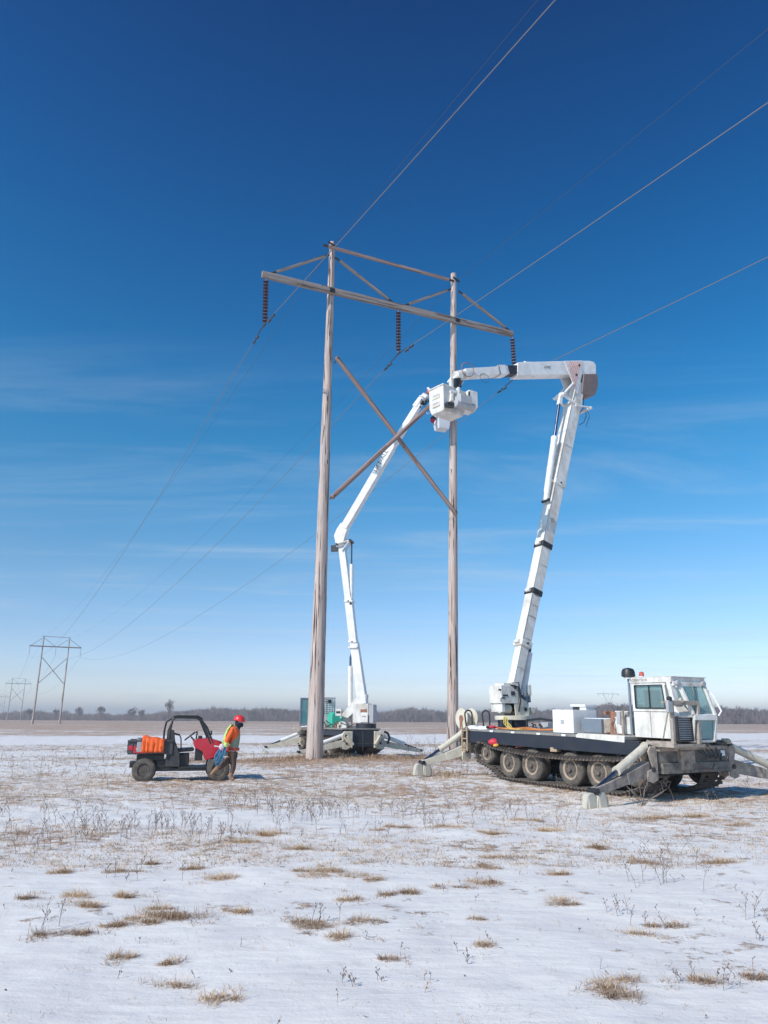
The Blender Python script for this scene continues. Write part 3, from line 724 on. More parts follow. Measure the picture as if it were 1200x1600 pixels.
for x, z, lab, cat, sag in CL:
    p = place(MAIN, YAW, x, -.27 if cat == 'conductor' else 0, z)
    nxt = p + LD * 196
    far = [place(o, R(27), x, -.27, z - .3) for o in (F1, F2, F3)]
    t = thing('power_line', lab, cat, tuple(p))
    r = .0145 if cat == 'conductor' else .0075
    pts = span(nxt, p, sag, 64)[:-1] + span(p, far[0], sag, 64)[:-1]
    m = MB(); m.tube(pts, r, 6); m.build('wire', ALU if cat == 'conductor' else WIRED, t, world=True)
    m = MB(); m.tube(span(far[0], far[1], sag * 1.2, 24)[:-1] + span(far[1], far[2], sag * 1.6, 24), r * 1.3, 4); m.build('wire', WIRED, t, world=True)
    dirs = (LD * 1.0, (far[0] - p).normalized())
    if cat == 'conductor':
        for dd in dirs:
            for s0 in (1.05,):
                q0 = p + dd * s0 + Vector((0, 0, -4 * sag * s0 / 196 * (1 - s0 / 196)))
                for k in (0,):
                    q = q0 + dd * k; dn = Vector((0, 0, -.09))
                    m = MB(); m.beam(q + Vector((0, 0, .02)), q + dn, .04, .04, up=dd)
                    m.tube([q + dn - dd * .3, q + dn * 1.25, q + dn + dd * .3], .012, 5)
                    m.cyl(q + dn * 1.1 - dd * .36, q + dn * 1.1 - dd * .13, .042, n=8); m.cyl(q + dn * 1.1 + dd * .13, q + dn * 1.1 + dd * .36, .042, n=8)
                    m.build('vibration_damper', BLACKS, t, world=True)
        m = MB()
        m.tube([p + dirs[0] * .8 + Vector((0, 0, -.06)), p, p + dirs[1] * .8 + Vector((0, 0, -.08))], .026, 6); m.build('armor_rod', BLACKS, t, world=True)
def pylon(px, ytop, Y):
    h = (1127 - ytop) * Y * .963 / FPX
    t = thing('lattice_pylon', 'faint steel lattice pylon far off above the woods, just left of the cab', 'pylon', (at_px(px, Y), Y, 0), (0, 0, .3))
    m = MB(); w0 = h * .12
    for sx_ in (-1, 1):
        for sy_ in (-1, 1):
            m.beam((sx_ * w0, sy_ * w0, 0), (sx_ * h * .03, sy_ * h * .03, h * .62), .22, .22); m.beam((sx_ * h * .03, sy_ * h * .03, h * .62), (sx_ * h * .2, sy_ * h * .015, h * .9), .2, .2)
    for k in range(9):
        a = k / 9 * h * .62; b = (k + 1) / 9 * h * .62
        wa = w0 + (h * .03 - w0) * k / 9; wb = w0 + (h * .03 - w0) * (k + 1) / 9
        for s_ in (-1, 1):
            m.beam((-wa, s_ * wa, a), (wb, s_ * wb, b), .12, .12); m.beam((wa, s_ * wa, a), (-wb, s_ * wb, b), .12, .12)
    m.build('tower', GREYP, t)
    m = MB(); m.beam((-h * .42, 0, h * .9), (h * .42, 0, h * .9), .3, .5); m.beam((-h * .2, 0, h * .9), (-h * .17, 0, h), .2, .2); m.beam((h * .2, 0, h * .9), (h * .17, 0, h), .2, .2)
    m.build('crossarm', GREYP, t)
    for x in (-.38, 0, .38): m = MB(); m.cyl((h * x, 0, h * .9), (h * x, 0, h * .8), .15, n=5); m.build('insulator', GREYP, t)
pylon(953, 1079, 850)

#--SECTION-MACHINES
# ------------------------------------------------------------------ tracked lifts
def arc_pts(cx, cz, r, a0, a1, n): return [(cx + r * math.cos(R(a0 + (a1 - a0) * i / n)), cz + r * math.sin(R(a0 + (a1 - a0) * i / n))) for i in range(n + 1)]
def resample(pts, step):
    P = [Vector((a, b)) for a, b in pts]; P.append(P[0]); L = [0]
    for i in range(1, len(P)): L.append(L[-1] + (P[i] - P[i - 1]).length)
    n = int(L[-1] / step); out = []; j = 0
    for i in range(n):
        s = L[-1] * i / n
        while L[j + 1] < s: j += 1
        t = (s - L[j]) / max(L[j + 1] - L[j], 1e-9); p = P[j].lerp(P[j + 1], t); d = (P[j + 1] - P[j]).normalized(); out.append((p, d))
    return out
def track(parent, y0, y1):
    top = [(3.0, .86), (2.0, .80), (1.0, .765), (0, .75), (-1.2, .80), (-2.0, .86)]
    loop = [(-1.75, .035), (2.35, .035)] + arc_pts(2.72, .50, .36, -55, 80, 6) + [(2.3, .83), (1.5, .79), (.8, .765), (0, .755), (-1.0, .79), (-1.8, .85)] + arc_pts(-2.50, .60, .33, 85, 215, 7) + [(-2.2, .26)]
    st = resample(loop, .115); m = MB()
    for p, d in st:
        nrm = Vector((-d.y, d.x)) * -1
        a = Vector((p.x, y0, p.y)); b = Vector((p.x, y1, p.y))
        # grouser bar: a U-shaped steel cross link with raised middle
        m.mat(0).beam(a, b, .055, .022, up=(nrm.x, 0, nrm.y))
        o = Vector((nrm.x, 0, nrm.y)) * .028
        m.beam(a + o + Vector((0, .02, 0)), b + o - Vector((0, .02, 0)), .012, .04, up=(nrm.x, 0, nrm.y))
    # rubber belts
    for f0, f1 in ((.04, .20), (.34, .62), (.80, .96)):
        ya = y0 + (y1 - y0) * f0; yb = y0 + (y1 - y0) * f1; n = len(st); vs = []
        for p, d in st:
            nr = Vector((d.y, -d.x))
            for y in (ya, yb):
                for k in (-.022, -.008): q = p - nr * (k + .03); vs.append((q.x, y, q.y))
        for i in range(n):
            j = (i + 1) % n; q = [4 * i, 4 * i + 1, 4 * i + 3, 4 * i + 2]; w_ = [4 * j, 4 * j + 1, 4 * j + 3, 4 * j + 2]
        fs = []
        for i in range(n):
            j = (i + 1) % n; A = (4 * i, 4 * i + 1, 4 * i + 3, 4 * i + 2); Bq = (4 * j, 4 * j + 1, 4 * j + 3, 4 * j + 2)
            for k in range(4): fs.append((A[k], A[(k + 1) % 4], Bq[(k + 1) % 4], Bq[k]))
        m.mat(1).add(vs, fs)
    ym = min(abs(y0), abs(y1)); nvv = []
    for x, y, z in m.v:
        k = (max(0, min(1, (z - .66) / .06))) * max(0, min(1, (x + 2.75) / .6)) * max(0, min(1, (2.9 - x) / .5))
        nvv.append((x, y, z + k * (.13 - .24 * (abs(y) - ym) / .84)))
    m.v = nvv
    return m.build('track', [TRACKM, RUBBER], parent, smooth=0)
def road_wheel(parent, x, z, y, r, s, wd=.24):
    """s = -1 near side (faces -y)"""
    m = MB(); a = (x, y, z); b = (x, y + s * .3, z)
    m.lathe(a, b, [(.055, .05), (.045, r * .30), (.055, r * .48), (.062, r * .52), (.068, r * .60), (.03, r * .62), (-wd, r * .62)], 24)
    m.mat(1).cyl((x, y, z), (x, y + s * .11, z), .07, .055, n=12)
    for k in range(5):
        t = 6.283 * k / 5; m.cyl((x + .13 * math.cos(t), y + s * .01, z + .13 * math.sin(t)), (x + .13 * math.cos(t), y + s * .075, z + .13 * math.sin(t)), .018, n=6)
    w_ = m.build('wheel', [RIM, TRACKM], parent)
    t_ = MB(); t_.lathe(a, b, [(.055, r * .58), (.075, r * .66), (.075, r * .84), (.05, r * .95), (.01, r), (-wd + .02, r), (-wd - .03, r * .92), (-wd - .04, r * .62), (-wd, r * .58)], 32)
    t_.build('tyre', RUBBER, w_)
def outrigger(parent, px, py, side, foot, zt=1.02, zb=.62, pads=1, paint=CREAM, mud=MUD, xw=.13):
    """leg swinging out from (px,py) on the frame to a float plate"""
    L = MB(); o = Vector((px, py, zb)); f = Vector(foot); s = side
    ank = f + Vector((0, 0, .30))
    L.mat(1).beam(o, ank, .17, .24, up=(0, 0, 1), w2=.14, h2=.15)
    L.beam(o + Vector((0, s * .05, .02)), o.lerp(ank, .45) + Vector((0, 0, .0)), .20, .28, w2=.18, h2=.22)
    # pivot cheeks
    for dx in (-xw, xw):
        L.prism([(0, .02), (s * .16, -.02), (s * .17, -.22), (s * .02, -.26), (-s * .14, -.2), (-s * .14, .42), (s * .04, .48), (s * .12, .36)], px + dx - .018, px + dx + .018, 'x', Matrix.Translation((0, py, zb)))
    L.mat(0).cyl((px - xw - .05, py, zb), (px + xw + .05, py, zb), .05, n=12)
    leg = L.build('outrigger_leg', [BLACKS, mud], parent, bevel=.008)
    c = MB(); a = Vector((px, py + s * .02, zt)); e = ank + Vector((0, 0, .02)); d = (e - a)
    mid = a + d * .58
    c.mat(0).cyl(a, mid, .085, n=18); c.cyl(mid - d.normalized() * .03, mid + d.normalized() * .02, .095, n=18); c.cyl(a, a + d.normalized() * .06, .10, n=18)
    c.mat(1).cyl(mid, e, .042, n=12); c.mat(2).cyl(e - Vector((.11, 0, 0)), e + Vector((.11, 0, 0)), .055, n=12); c.cyl(a - Vector((.13, 0, 0)), a + Vector((.13, 0, 0)), .045, n=12)
    c.build('hydraulic_cylinder', [paint, CHROME, BLACKS], leg)
    p = MB()
    for k in ((0, -.12), (.03, .13)) if pads == 2 else ((0, 0),):
        cx, cy = f.x + k[0], f.y + k[1]; r = .15 if pads == 2 else .13; hh = .31 if pads == 2 else .16
        p.prism([(-r * 1.05, 0), (r * 1.05, 0), (r * .98, hh * .45), (r * .72, hh * .85), (r * .35, hh), (-r * .35, hh), (-r * .75, hh * .85), (-r * .98, hh * .45)], cx - .07, cx + .07, 'x', Matrix.Translation((0, cy, f.z - .02)))
        p.prism([(-.10, 0), (.10, 0), (.07, hh * .8), (-.07, hh * .8)], cy - r * .7, cy + r * .7, 'y', Matrix.Translation((cx, 0, f.z - .02)))
    p.build('foot_pad', CONC, leg, smooth=50, bevel=.02)
    return leg

def boxbeam_world(mb, a, b, w_, h, side, w2=None, h2=None):
    mb.beam(a, b, w_, h, up=side, w2=w2, h2=h2)

def chassis(t, X0=-3.5, X1=3.45, hw=1.22):
    m = MB()   # main side beams + deck
    for s in (-1, 1): m.box(X0 + .05, X1 - .5, s * hw - .05, s * hw + .05, .86, 1.17)
    m.box(X0 + .1, X1 - .6, -.5, .5, .42, 1.15)
    for x in (-3.2, -2.0, -.6, .8, 2.2): m.box(x, x + .16, -hw + .05, hw - .05, .80, 1.16)
    m.build('frame', NAVY, t, bevel=.01)
    d = MB(); d.box(X0, X1 - .9, -hw - .03, hw + .03, 1.172, 1.235); d.build('deck', pmat('grimy_deck', (.20, .19, .18), .8, dirt=(.40, .36, .31), dscale=5, damt=.6), t, bevel=.008)
    for s in (-1, 1):
        track(t, s * 1.36 if s < 0 else .52, -.52 if s < 0 else 1.36)
        yo = s * 1.14
        for x in (-1.52, -.62, .76, 1.68): road_wheel(t, x, .425, yo, .40, s)
        road_wheel(t, -2.45, .60, yo, .29, s); road_wheel(t, 2.72, .52, yo, .33, s)
    ax = MB()
    for x, z in ((-1.52, .405), (-.62, .405), (.76, .405), (1.68, .405), (-2.45, .6), (2.72, .52)):
        ax.cyl((x, -1.05, z), (x, 1.05, z), .045, n=10)
        for s in (-1, 1): ax.beam((x, s * .8, z), (x + .35, s * .62, .78), .10, .12)
    ax.build('axle', TRACKM, t)

# ---- right-hand machine -----------------------------------------------------
GZ = .07
CR = thing('tracked_bucket_lift', 'nearest white tracked bucket lift, at the right, with tall jointed boom and muddy outriggers', 'tracked lift',
           (5.13, 19.9, GZ), (0, R(1.1), R(-60)), 'tracked bucket lifts beside the pole structure')
chassis(CR)
# front crossmember, muddy
m = MB()
m.mat(0).box(3.05, 3.45, -1.16, 1.02, .60, .74); m.mat(0).box(3.0, 3.46, -1.16, 1.02, .53, .60); m.box(3.40, 3.455, -1.16, -.2, .60, .66); m.box(3.10, 3.47, -.55, 1.0, .84, 1.0)
m.box(3.12, 3.40, -1.2, 1.05, .74, .98)
m.mat(1).box(3.05, 3.452, -1.22, -.62, .98, 1.08); m.box(3.38, 3.48, -.62, -.15, .72, .99); m.box(3.472, 3.492, -.62, 1.02, 1.0, 1.03)
m.mat(2).box(3.47, 3.484, .72, .86, .86, .98); m.box(3.457, 3.468, -1.05, -.86, 1.02, 1.06)
for i in range(110):
    x, y = rnd.uniform(2.75, 3.47), rnd.uniform(-.75, 1.05); a = rnd.uniform(.04, .14)
    m.mat(1 if rnd.random() < .75 else 3)
    M_ = Matrix.Translation((x, y, 1.02 + rnd.uniform(0, .15))) @ Matrix.Rotation(rnd.uniform(0, 3), 4, 'Z') @ Matrix.Rotation(rnd.uniform(-.5, .5), 4, 'X')
    m.box(-a, a, -a * rnd.uniform(.3, 1), a * .6, -.03, rnd.uniform(.02, .06), M_)
m.mat(3).tube([(3.5, -.1, .72), (3.56, .05, .62), (3.55, .3, .6), (3.5, .45, .7)], .02, 6)
m.mat(1).prism([(3.452, .97), (3.452, .60), (3.50, .60), (3.50, .97)], -.62, -.28, 'y')
m.cyl((3.50, -.45, .70), (3.54, -.45, .70), .07, n=14)
m.build('front_crossmember', [pmat('dark_muddy_steel', (.10, .10, .095), .7, dirt=(.36, .30, .25), dscale=4.5, damt=.9, bump=.2), MUD, LABELW, TRACKM], CR, bevel=.008)
m = MB(); m.mat(0).box(2.55, 3.5, -1.18, .95, 1.02, 1.08)
m.mat(0).prism([(-1.18, 1.08), (-.35, 1.08), (-.4, 1.14), (-.8, 1.185), (-1.1, 1.16), (-1.2, 1.1)], 3.0, 3.48, 'x')
m.build('front_deck', MUD, CR, bevel=.01)
outrigger(CR, 3.28, -1.42, -1, (3.58, -3.30, -.02), zt=1.08, zb=.62, pads=2)
outrigger(CR, 3.28, 1.20, 1, (3.62, 3.35, -.05), zt=1.08, zb=.62, pads=2)
outrigger(CR, -3.62, -1.12, -1, (-3.86, -2.42, -.02), zt=1.12, zb=.60, pads=2, mud=CREAM)
outrigger(CR, -3.62, 1.12, 1, (-3.8, 2.9, -.05), zt=1.12, zb=.60, pads=2, mud=CREAM)
m = MB(); m.box(-3.75, -3.5, -1.2, 1.2, .55, .85); m.box(-3.78, -3.5, -1.2, 1.2, 1.02, 1.16); m.build('rear_crossmember', MUD, CR, bevel=.01)
# cab (half width, near side)
y0, y1 = -.93, .14
m = MB()
m.box(2.56, 3.58, y0 + .01, y1, 1.235, 1.80)                                        # lower body
m.box(2.52, 3.66, y0 - .02, y1 + .02, 2.405, 2.52)                                  # roof cap
m.box(2.50, 3.70, y0 - .025, y1 + .03, 2.52, 2.535)
for y in (y0 + .035, y1 - .035):
    m.beam((2.60, y, 1.79), (2.60, y, 2.42), .09, .07, up=(0, 1, 0)); m.beam((3.48, y, 1.79), (3.42, y, 2.42), .07, .07, up=(0, 1, 0))
m.beam((2.56, y0 + .03, 1.83), (3.55, y0 + .03, 1.83), .05, .075); m.beam((2.56, y1 - .03, 1.83), (3.55, y1 - .03, 1.83), .05, .075)
m.beam((2.56, y0 + .03, 2.375), (3.48, y0 + .03, 2.375), .05, .07)
m.beam((2.58, y0 + .05, 1.80), (2.58, y1 - .05, 1.80), .04, .06); m.box(2.56, 2.60, y0 + .05, y1 - .05, 1.79, 1.95)
# A pillars down to the chin
m.beam((3.64, y0 + .22, 2.42), (3.86, -.58, 1.74), .07, .08, up=(1, 0, 0)); m.beam((3.64, y1 - .04, 2.42), (3.87, y1 - .03, 1.72), .07, .08, up=(1, 0, 0))
m.beam((3.57, y0 + .06, 2.42), (3.64, y0 + .10, 1.95), .10, .16, up=(0, 1, 0))
m.box(3.60, 3.68, y0 + .03, y1 - .02, 2.33, 2.42)                                   # header
m.prism([(3.55, 1.80), (3.84, 1.76), (3.90, 1.74), (3.91, 1.63), (3.82, 1.62), (3.55, 1.62)], -.58, y1, 'y')   # chin band
m.beam((3.88, y1 - .03, 1.66), (3.80, y1 - .03, 1.20), .06, .07, up=(1, 0, 0)); m.beam((3.86, -.56, 1.66), (3.79, -.55, 1.20), .04, .05, up=(1, 0, 0))
m.box(3.2, 3.81, -.57, y1 - .0, 1.17, 1.22)
# white bonnet sloping over the radiator
m.add([(3.56, y0 + .02, 2.0), (3.56, -.58, 2.0), (3.86, -.58, 1.72), (3.82, y0 + .02, 1.72), (3.56, y0 + .02, 1.70), (3.56, -.58, 1.70), (3.86, -.58, 1.68), (3.82, y0 + .02, 1.68)],
      [(0, 1, 2, 3), (0, 3, 7, 4), (1, 5, 6, 2), (3, 2, 6, 7), (0, 4, 5, 1), (4, 7, 6, 5)])
cab = m.build('cab', WHITE, CR, bevel=.012)
m = MB(); m.box(3.58, 3.74, y0 - .02, -.58, 1.20, 1.70)
for k in range(13): m.mat(1).box(3.742, 3.80, y0 + .02, -.60, 1.23 + k * .036, 1.245 + k * .036)
m.mat(0).box(3.74, 3.83, -.60, -.575, 1.2, 1.72); m.build('radiator_grille', [BLACKS, GREYP], cab)
m = MB(); m.prism([(2.66, 1.875), (3.44, 1.875), (3.385, 2.335), (2.66, 2.335)], y0 + .028, y0 + .036, 'y'); m.build('side_window', GLASS, cab)
m = MB()
pr = [(2.645, 1.86), (3.455, 1.86), (3.395, 2.35), (2.645, 2.35)]
for i in range(4): a, b = pr[i], pr[(i + 1) % 4]; m.beam((a[0], y0 - .004, a[1]), (b[0], y0 - .004, b[1]), .022, .022)
m.beam((3.03, y0 + .01, 1.87), (3.03, y0 + .01, 2.34), .02, .02, up=(0, 1, 0)); m.build('window_frame', BLACKS, cab)
m = MB(); m.prism([(2.66, 1.875), (3.44, 1.875), (3.385, 2.335), (2.66, 2.335)], y1 - .036, y1 - .028, 'y'); m.build('side_window', GLASS, cab)
def quadpane(mb, pts, th=.008):
    pts = [Vector(p) for p in pts]; n = (pts[1] - pts[0]).cross(pts[2] - pts[0]).normalized() * th
    vs = pts + [p + n for p in pts]; k = len(pts)
    mb.add(vs, [tuple(range(k)), tuple(range(2 * k - 1, k - 1, -1))] + [((i + 1) % k, i, k + i, k + (i + 1) % k) for i in range(k)])
m = MB(); quadpane(m, [(3.66, y0 + .26, 2.335), (3.66, y1 - .07, 2.335), (3.85, y1 - .06, 1.78), (3.85, -.55, 1.78)]); m.build('windshield', GLASS, cab)
m = MB(); quadpane(m, [(3.85, -.54, 1.62), (3.85, y1 - .06, 1.62), (3.79, y1 - .06, 1.24), (3.79, -.53, 1.24)]); m.build('lower_window', GLASSY, cab)
m = MB(); quadpane(m, [(2.585, y0 + .09, 1.96), (2.585, y1 - .09, 1.96), (2.585, y1 - .09, 2.38), (2.585, y0 + .09, 2.38)]); m.build('rear_window', GLASS, cab)
m = MB(); m.box(2.75, 3.15, -.75, -.3, 1.7, 1.86); m.box(2.72, 2.84, -.72, -.33, 1.86, 2.25); m.box(3.3, 3.56, -.8, 0, 1.7, 1.82)
m.lathe((3.28, -.52, 1.98), (3.36, -.52, 1.96), [(0, .16), (.02, .17), (.03, .16)], 16); m.build('seat', SCREEN, cab)
m = MB(); m.tube([(3.67, -.36, 2.38), (3.72, -.36, 2.36), (3.80, -.36, 1.98)], .008, 5); m.beam((3.80, -.36, 2.02), (3.84, -.33, 1.80), .02, .015); m.build('wiper', BLACKS, cab)
m = MB(); m.tube([(3.68, y1 + .06, 2.25), (3.78, y1 + .10, 2.15), (3.97, y1 + .07, 1.82), (3.92, y1 + .03, 1.72)], .018, 6); m.build('grab_rail', WHITEC, cab)
for y, z in ((y0 + .14, 2.395), (y1 - .10, 2.395)):
    m = MB(); m.lathe((3.66, y, z), (3.8, y, z), [(0, .045), (.05, .062), (.075, .062), (.078, .05)], 14); m.build('work_light', [GREYP], cab)
m = MB(); m.cyl((2.78, y0 + .1, 2.535), (2.78, y0 + .1, 2.56), .05, n=14); m.mat(1).lathe((2.78, y0 + .1, 2.56), (2.78, y0 + .1, 3), [(0, .055), (.02, .058), (.08, .05), (.095, .02)], 14); m.build('beacon', [WHITEC, BEAC], cab)
m = MB(); m.cyl((2.47, y0 + .02, 1.24), (2.47, y0 + .02, 2.56), .028, n=12); m.mat(1).lathe((2.47, y0 + .02, 2.54), (2.47, y0 + .02, 3), [(0, .12), (.02, .155), (.12, .15), (.18, .12), (.205, .05), (.21, .0)], 18)
m.mat(2).cyl((2.47, y0 + .02, 2.50), (2.47, y0 + .02, 2.55), .10, n=14); m.build('air_intake_stack', [BLUEGREY, BLACK, WHITEC], CR)
text('roof_lettering', 'ROBERTSON', .085, INKG, cab, Matrix.Translation((2.79, y0 - .024, 2.462)) @ Matrix.Rotation(R(90), 4, 'X'), .001)
# door seam lines + kick panel dirt
m = MB(); m.box(3.02, 3.03, y0 + .0, y0 + .012, 1.25, 1.78); m.beam((3.50, y0, 1.79), (3.33, y0, 1.25), .012, .025); m.box(2.56, 3.58, y0 - .001, y0 + .012, 1.785, 1.793)
m.build('door_seam', MUD, cab)
# mirror mast + guard frame
m = MB(); m.beam((2.36, y0 - .13, 1.10), (2.36, y0 - .13, 1.80), .06, .05); m.mat(1).box(2.24, 2.34, y0 - .2, y0 - .13, 1.50, 1.78); m.mat(0).beam((2.30, y0 - .15, 1.5), (2.37, y0 - .14, 1.48), .03, .03); m.build('mirror_post', [MUD, GREYP], CR, bevel=.005)
m = MB(); gx = 3.86
m.beam((gx, -1.26, 1.14), (gx, -1.24, 2.03), .075, .075); m.beam((gx, -.46, 1.14), (gx, -.42, 1.98), .075, .075); m.beam((gx, -1.28, 1.98), (gx, -.40, 1.98), .08, .085); m.beam((gx - .3, -1.25, 1.16), (gx + .02, -1.25, 1.16), .08, .07)
m.beam((gx, -1.24, 1.98), (gx - .3, -1.15, 1.98), .05, .05); m.box(gx - .5, gx + .03, -1.3, -.3, 1.075, 1.14); m.build('grille_guard', MUD, CR, bevel=.008)
m = MB(); m.box(gx + .02, gx + .09, -1.44, -1.30, 1.78, 2.02); m.mat(1).cyl((gx + .02, -1.36, 2.05), (gx + .1, -1.36, 2.05), .05, n=12); m.mat(0).tube([(gx, -1.27, 1.9), (gx + .03, -1.36, 1.9)], .015, 5); m.build('side_mirror', [GREYP, BLACK], CR, bevel=.01)
m = MB(); m.lathe((gx - .02, -.95, 2.03), (gx + .1, -.95, 2.03), [(0, .03), (.03, .05), (.07, .05)], 12); m.build('headlight', [CREAM], CR)
# deck equipment (bolted on)
m = MB(); m.box(.12, .84, -1.10, -.32, 1.25, 1.80); m.mat(1).box(.40, .52, -1.106, -1.10, 1.46, 1.56); m.mat(0).box(.14, .82, -1.107, -1.10, 1.66, 1.665)
m.box(.34, .86, -.70, -.34, 1.88, 1.93); m.box(.62, .84, -.66, -.38, 1.80, 1.88); m.mat(2).box(.38, .60, -.66, -.40, 1.80, 1.87); m.build('equipment_box', [WHITEC, GREYP, BLACKS], CR, bevel=.012)
m = MB(); m.box(.98, 1.62, -.98, -.45, 1.28, 1.60); m.mat(1).prism([(1.62, 1.28), (2.0, 1.32), (2.0, 1.58), (1.62, 1.60)], -.9, -.5, 'y'); m.mat(2).box(1.0, 1.9, -.9, -.5, 1.6, 1.615); m.box(.98, 1.2, -.9, -.5, 1.235, 1.28); m.build('toolbox', [BLUEGREY, MUD, SNOWM], CR, bevel=.01)
m = MB(); m.box(1.60, 2.02, -.40, -.30, 1.25, 1.78); m.box(1.62, 1.70, -.9, -.3, 1.7, 1.78); m.prism([(1.85, 1.25), (2.08, 1.25), (2.02, 1.6), (2.1, 1.75), (1.9, 1.78)], -.95, -.88, 'y'); m.beam((1.75, -.8, 1.62), (1.88, -.9, 1.78), .07, .02)
m.tube([(2.0, -.9, 1.3), (1.95, -1.0, 1.5), (2.05, -1.0, 1.65)], .02, 6); m.build('bracket', RUST, CR, bevel=.006)
m = MB(); m.box(1.98, 2.46, -.95, -.35, 1.29, 1.66); m.box(1.99, 2.36, -.93, -.4, 1.66, 1.76); m.box(1.99, 2.38, -.9, -.4, 1.765, 1.79); m.mat(1)
for k in range(4): m.box(2.0, 2.35, -.934, -.93, 1.675 + .022 * k, 1.68 + .022 * k)
m.build('battery_box', [WHITE, MUD], CR, bevel=.01)
m = MB(); m.prism([(1.08, 1.17), (2.56, 1.12), (2.56, 1.24), (2.4, 1.26), (1.25, 1.27), (1.08, 1.24)], -1.275, -1.24, 'y'); m.box(1.1, 2.55, -1.24, -.3, 1.238, 1.262); m.mat(1).box(1.3, 2.5, -1.2, -.5, 1.262, 1.272); m.build('fender', [WHITE, MUD], CR)
m = MB()   # cover hood in the middle of the deck
m.prism([(-.45, 1.36), (-.35, 1.50), (0.02, 1.53), (.12, 1.44), (.12, 1.24), (-.1, 1.24), (-.15, 1.38), (-.4, 1.34)], -.6, 0, 'y'); m.build('pump_hood', CREAM, CR, bevel=.01)
g = random.Random(41)
m = MB(); m.tube([(-1.9, -.2, 1.24), (-1.9, -.2, 1.5), (-1.4, -.15, 1.55), (-.6, -.3, 1.5)], .03, 6)
for k in range(9):
    a = Vector((g.uniform(-2.0, .1), g.uniform(-.9, .3), 1.25)); b = a + Vector((g.uniform(-.4, .4), g.uniform(-.3, .3), g.uniform(.02, .18))); m.tube([a, a.lerp(b, .5) + Vector((0, 0, .08)), b], .016, 5)
m.build('hydraulic_pipes', BLACKS, CR)
for x, y, l in ((-1.75, .15, .3), (-1.0, .35, .4), (1.2, .1, .5)): m = MB(); m.box(x, x + l, y, y + .3, 1.24, 1.24 + l * .7); m.mat(1).box(x + .03, x + .09, y - .01, y, 1.30, 1.36); m.build('valve_box', [GREYP, BLACKS], CR, bevel=.01)
for k, (x, y) in enumerate(((-2.2, -1.285), (-1.3, -1.285), (-.3, -1.285), (.6, -1.285))): m = MB(); m.box(x, x + .14, y, y + .01, 1.18, 1.225); m.build('marker_plate', LABELW, CR)
# hoops
for x, y in ((-3.35, -1.15), (-3.05, -.75), (-1.2, .9)):
    m = MB(); pts = [(x - .10, y, 1.23)] + [(x + .12 * math.cos(R(a)) , y + .04 * math.cos(R(a)), 1.62 + .12 * math.sin(R(a))) for a in range(180, -1, -20)] + [(x + .12, y + .04, 1.23)]
    m.tube(pts, .024, 6); m.build('hoop_rail', BLACKS, CR)
# rear reel
m = MB(); c = (-3.95, -.75, 1.50)
m.mat(0).lathe((c[0], c[1] - .22, c[2]), (c[0], c[1] + .4, c[2]), [(0, .30), (.03, .30), (.031, .17), (.37, .17), (.371, .30), (.40, .30)], 28)
m.mat(1).cyl((c[0], c[1] - .235, c[2]), (c[0], c[1] - .21, c[2]), .10, n=16); m.box(c[0] - .05, c[0] + .05, c[1] - .25, c[1] - .23, 1.2, 1.54); m.build('rope_reel', [CREAM, RUST], CR)
# ladder / steps at the rear corner
m = MB()
for x in (-3.42, -3.18): m.beam((x, -1.33, .62), (x, -1.33, 1.30), .05, .03, up=(0, 1, 0))
for z in (.66, .96, 1.18): m.beam((-3.42, -1.33, z), (-3.18, -1.33, z), .05, .03)
m.build('step_ladder', WOODP, CR)
# hoses along the front
for k in range(5):
    m = MB(); m.tube([(3.45 + .02 * k, -.1 + .15 * k, 1.05), (3.53, .05 + .14 * k, .92 - .04 * k), (3.5, .2 + .13 * k, .80 + .03 * k)], .014, 5); m.build('hose', BLACKS, CR)

# turntable + boom of the right machine --------------------------------------
Minv = WM(CR)
TB = Minv @ Vector((-2.75, 0, 1.235))
dv_ = Vector((math.cos(R(30)), math.sin(R(30)), 0)); nv = Vector((-dv_.y, dv_.x, 0))    # boom plane direction, plane normal (away from the camera)
def inplane(px, py, base, d2):
    """point of the boom's vertical plane seen at a pixel"""
    d = _f + _r * ((px - 600) / FPX) - _u * ((py - 800) / FPX); n_ = Vector((-d2.y, d2.x, 0)); o = Vector((0, 0, EYE))
    return o + d * ((base - o).dot(n_) / d.dot(n_))
def P(px, py, off=0.): return inplane(px, py, TB + nv * off, dv_)
m = MB(); m.cyl(TB + Vector((0, 0, 0)), TB + Vector((0, 0, .24)), .44, n=8); m.box(*[v for v in (TB.x - .42, TB.x - .12, TB.y - .55, TB.y - .3, TB.z, TB.z + .26)]); m.build('pedestal', NAVY, CR, world=True, bevel=.01)
m = MB(); m.cyl(TB + Vector((0, 0, .25)), TB + Vector((0, 0, .37)), .52, n=32); m.mat(1).cyl(TB + Vector((0, 0, .24)), TB + Vector((0, 0, .27)), .46, n=32); m.build('turntable', [CREAM, BLACKS], CR, world=True, bevel=.008)
def obox(mb, c, d2, l, w_, h):   # oriented box: centre, horizontal direction, length, width, height
    c = Vector(c); mb.beam(c - d2 * l / 2, c + d2 * l / 2, w_, h)
m = MB(); bc = TB - dv_ * .32 + Vector((0, 0, .88)); bl = nv * -.02
m.mat(0); obox(m, bc + bl + Vector((0, 0, .08)), dv_, .62, .56, .50); obox(m, bc + bl + Vector((-.03, 0, -.26)) - dv_ * .18, dv_, .12, .5, .30)
obox(m, bc + bl + Vector((0, 0, .36)) + dv_ * .05, dv_, .40, .40, .08)
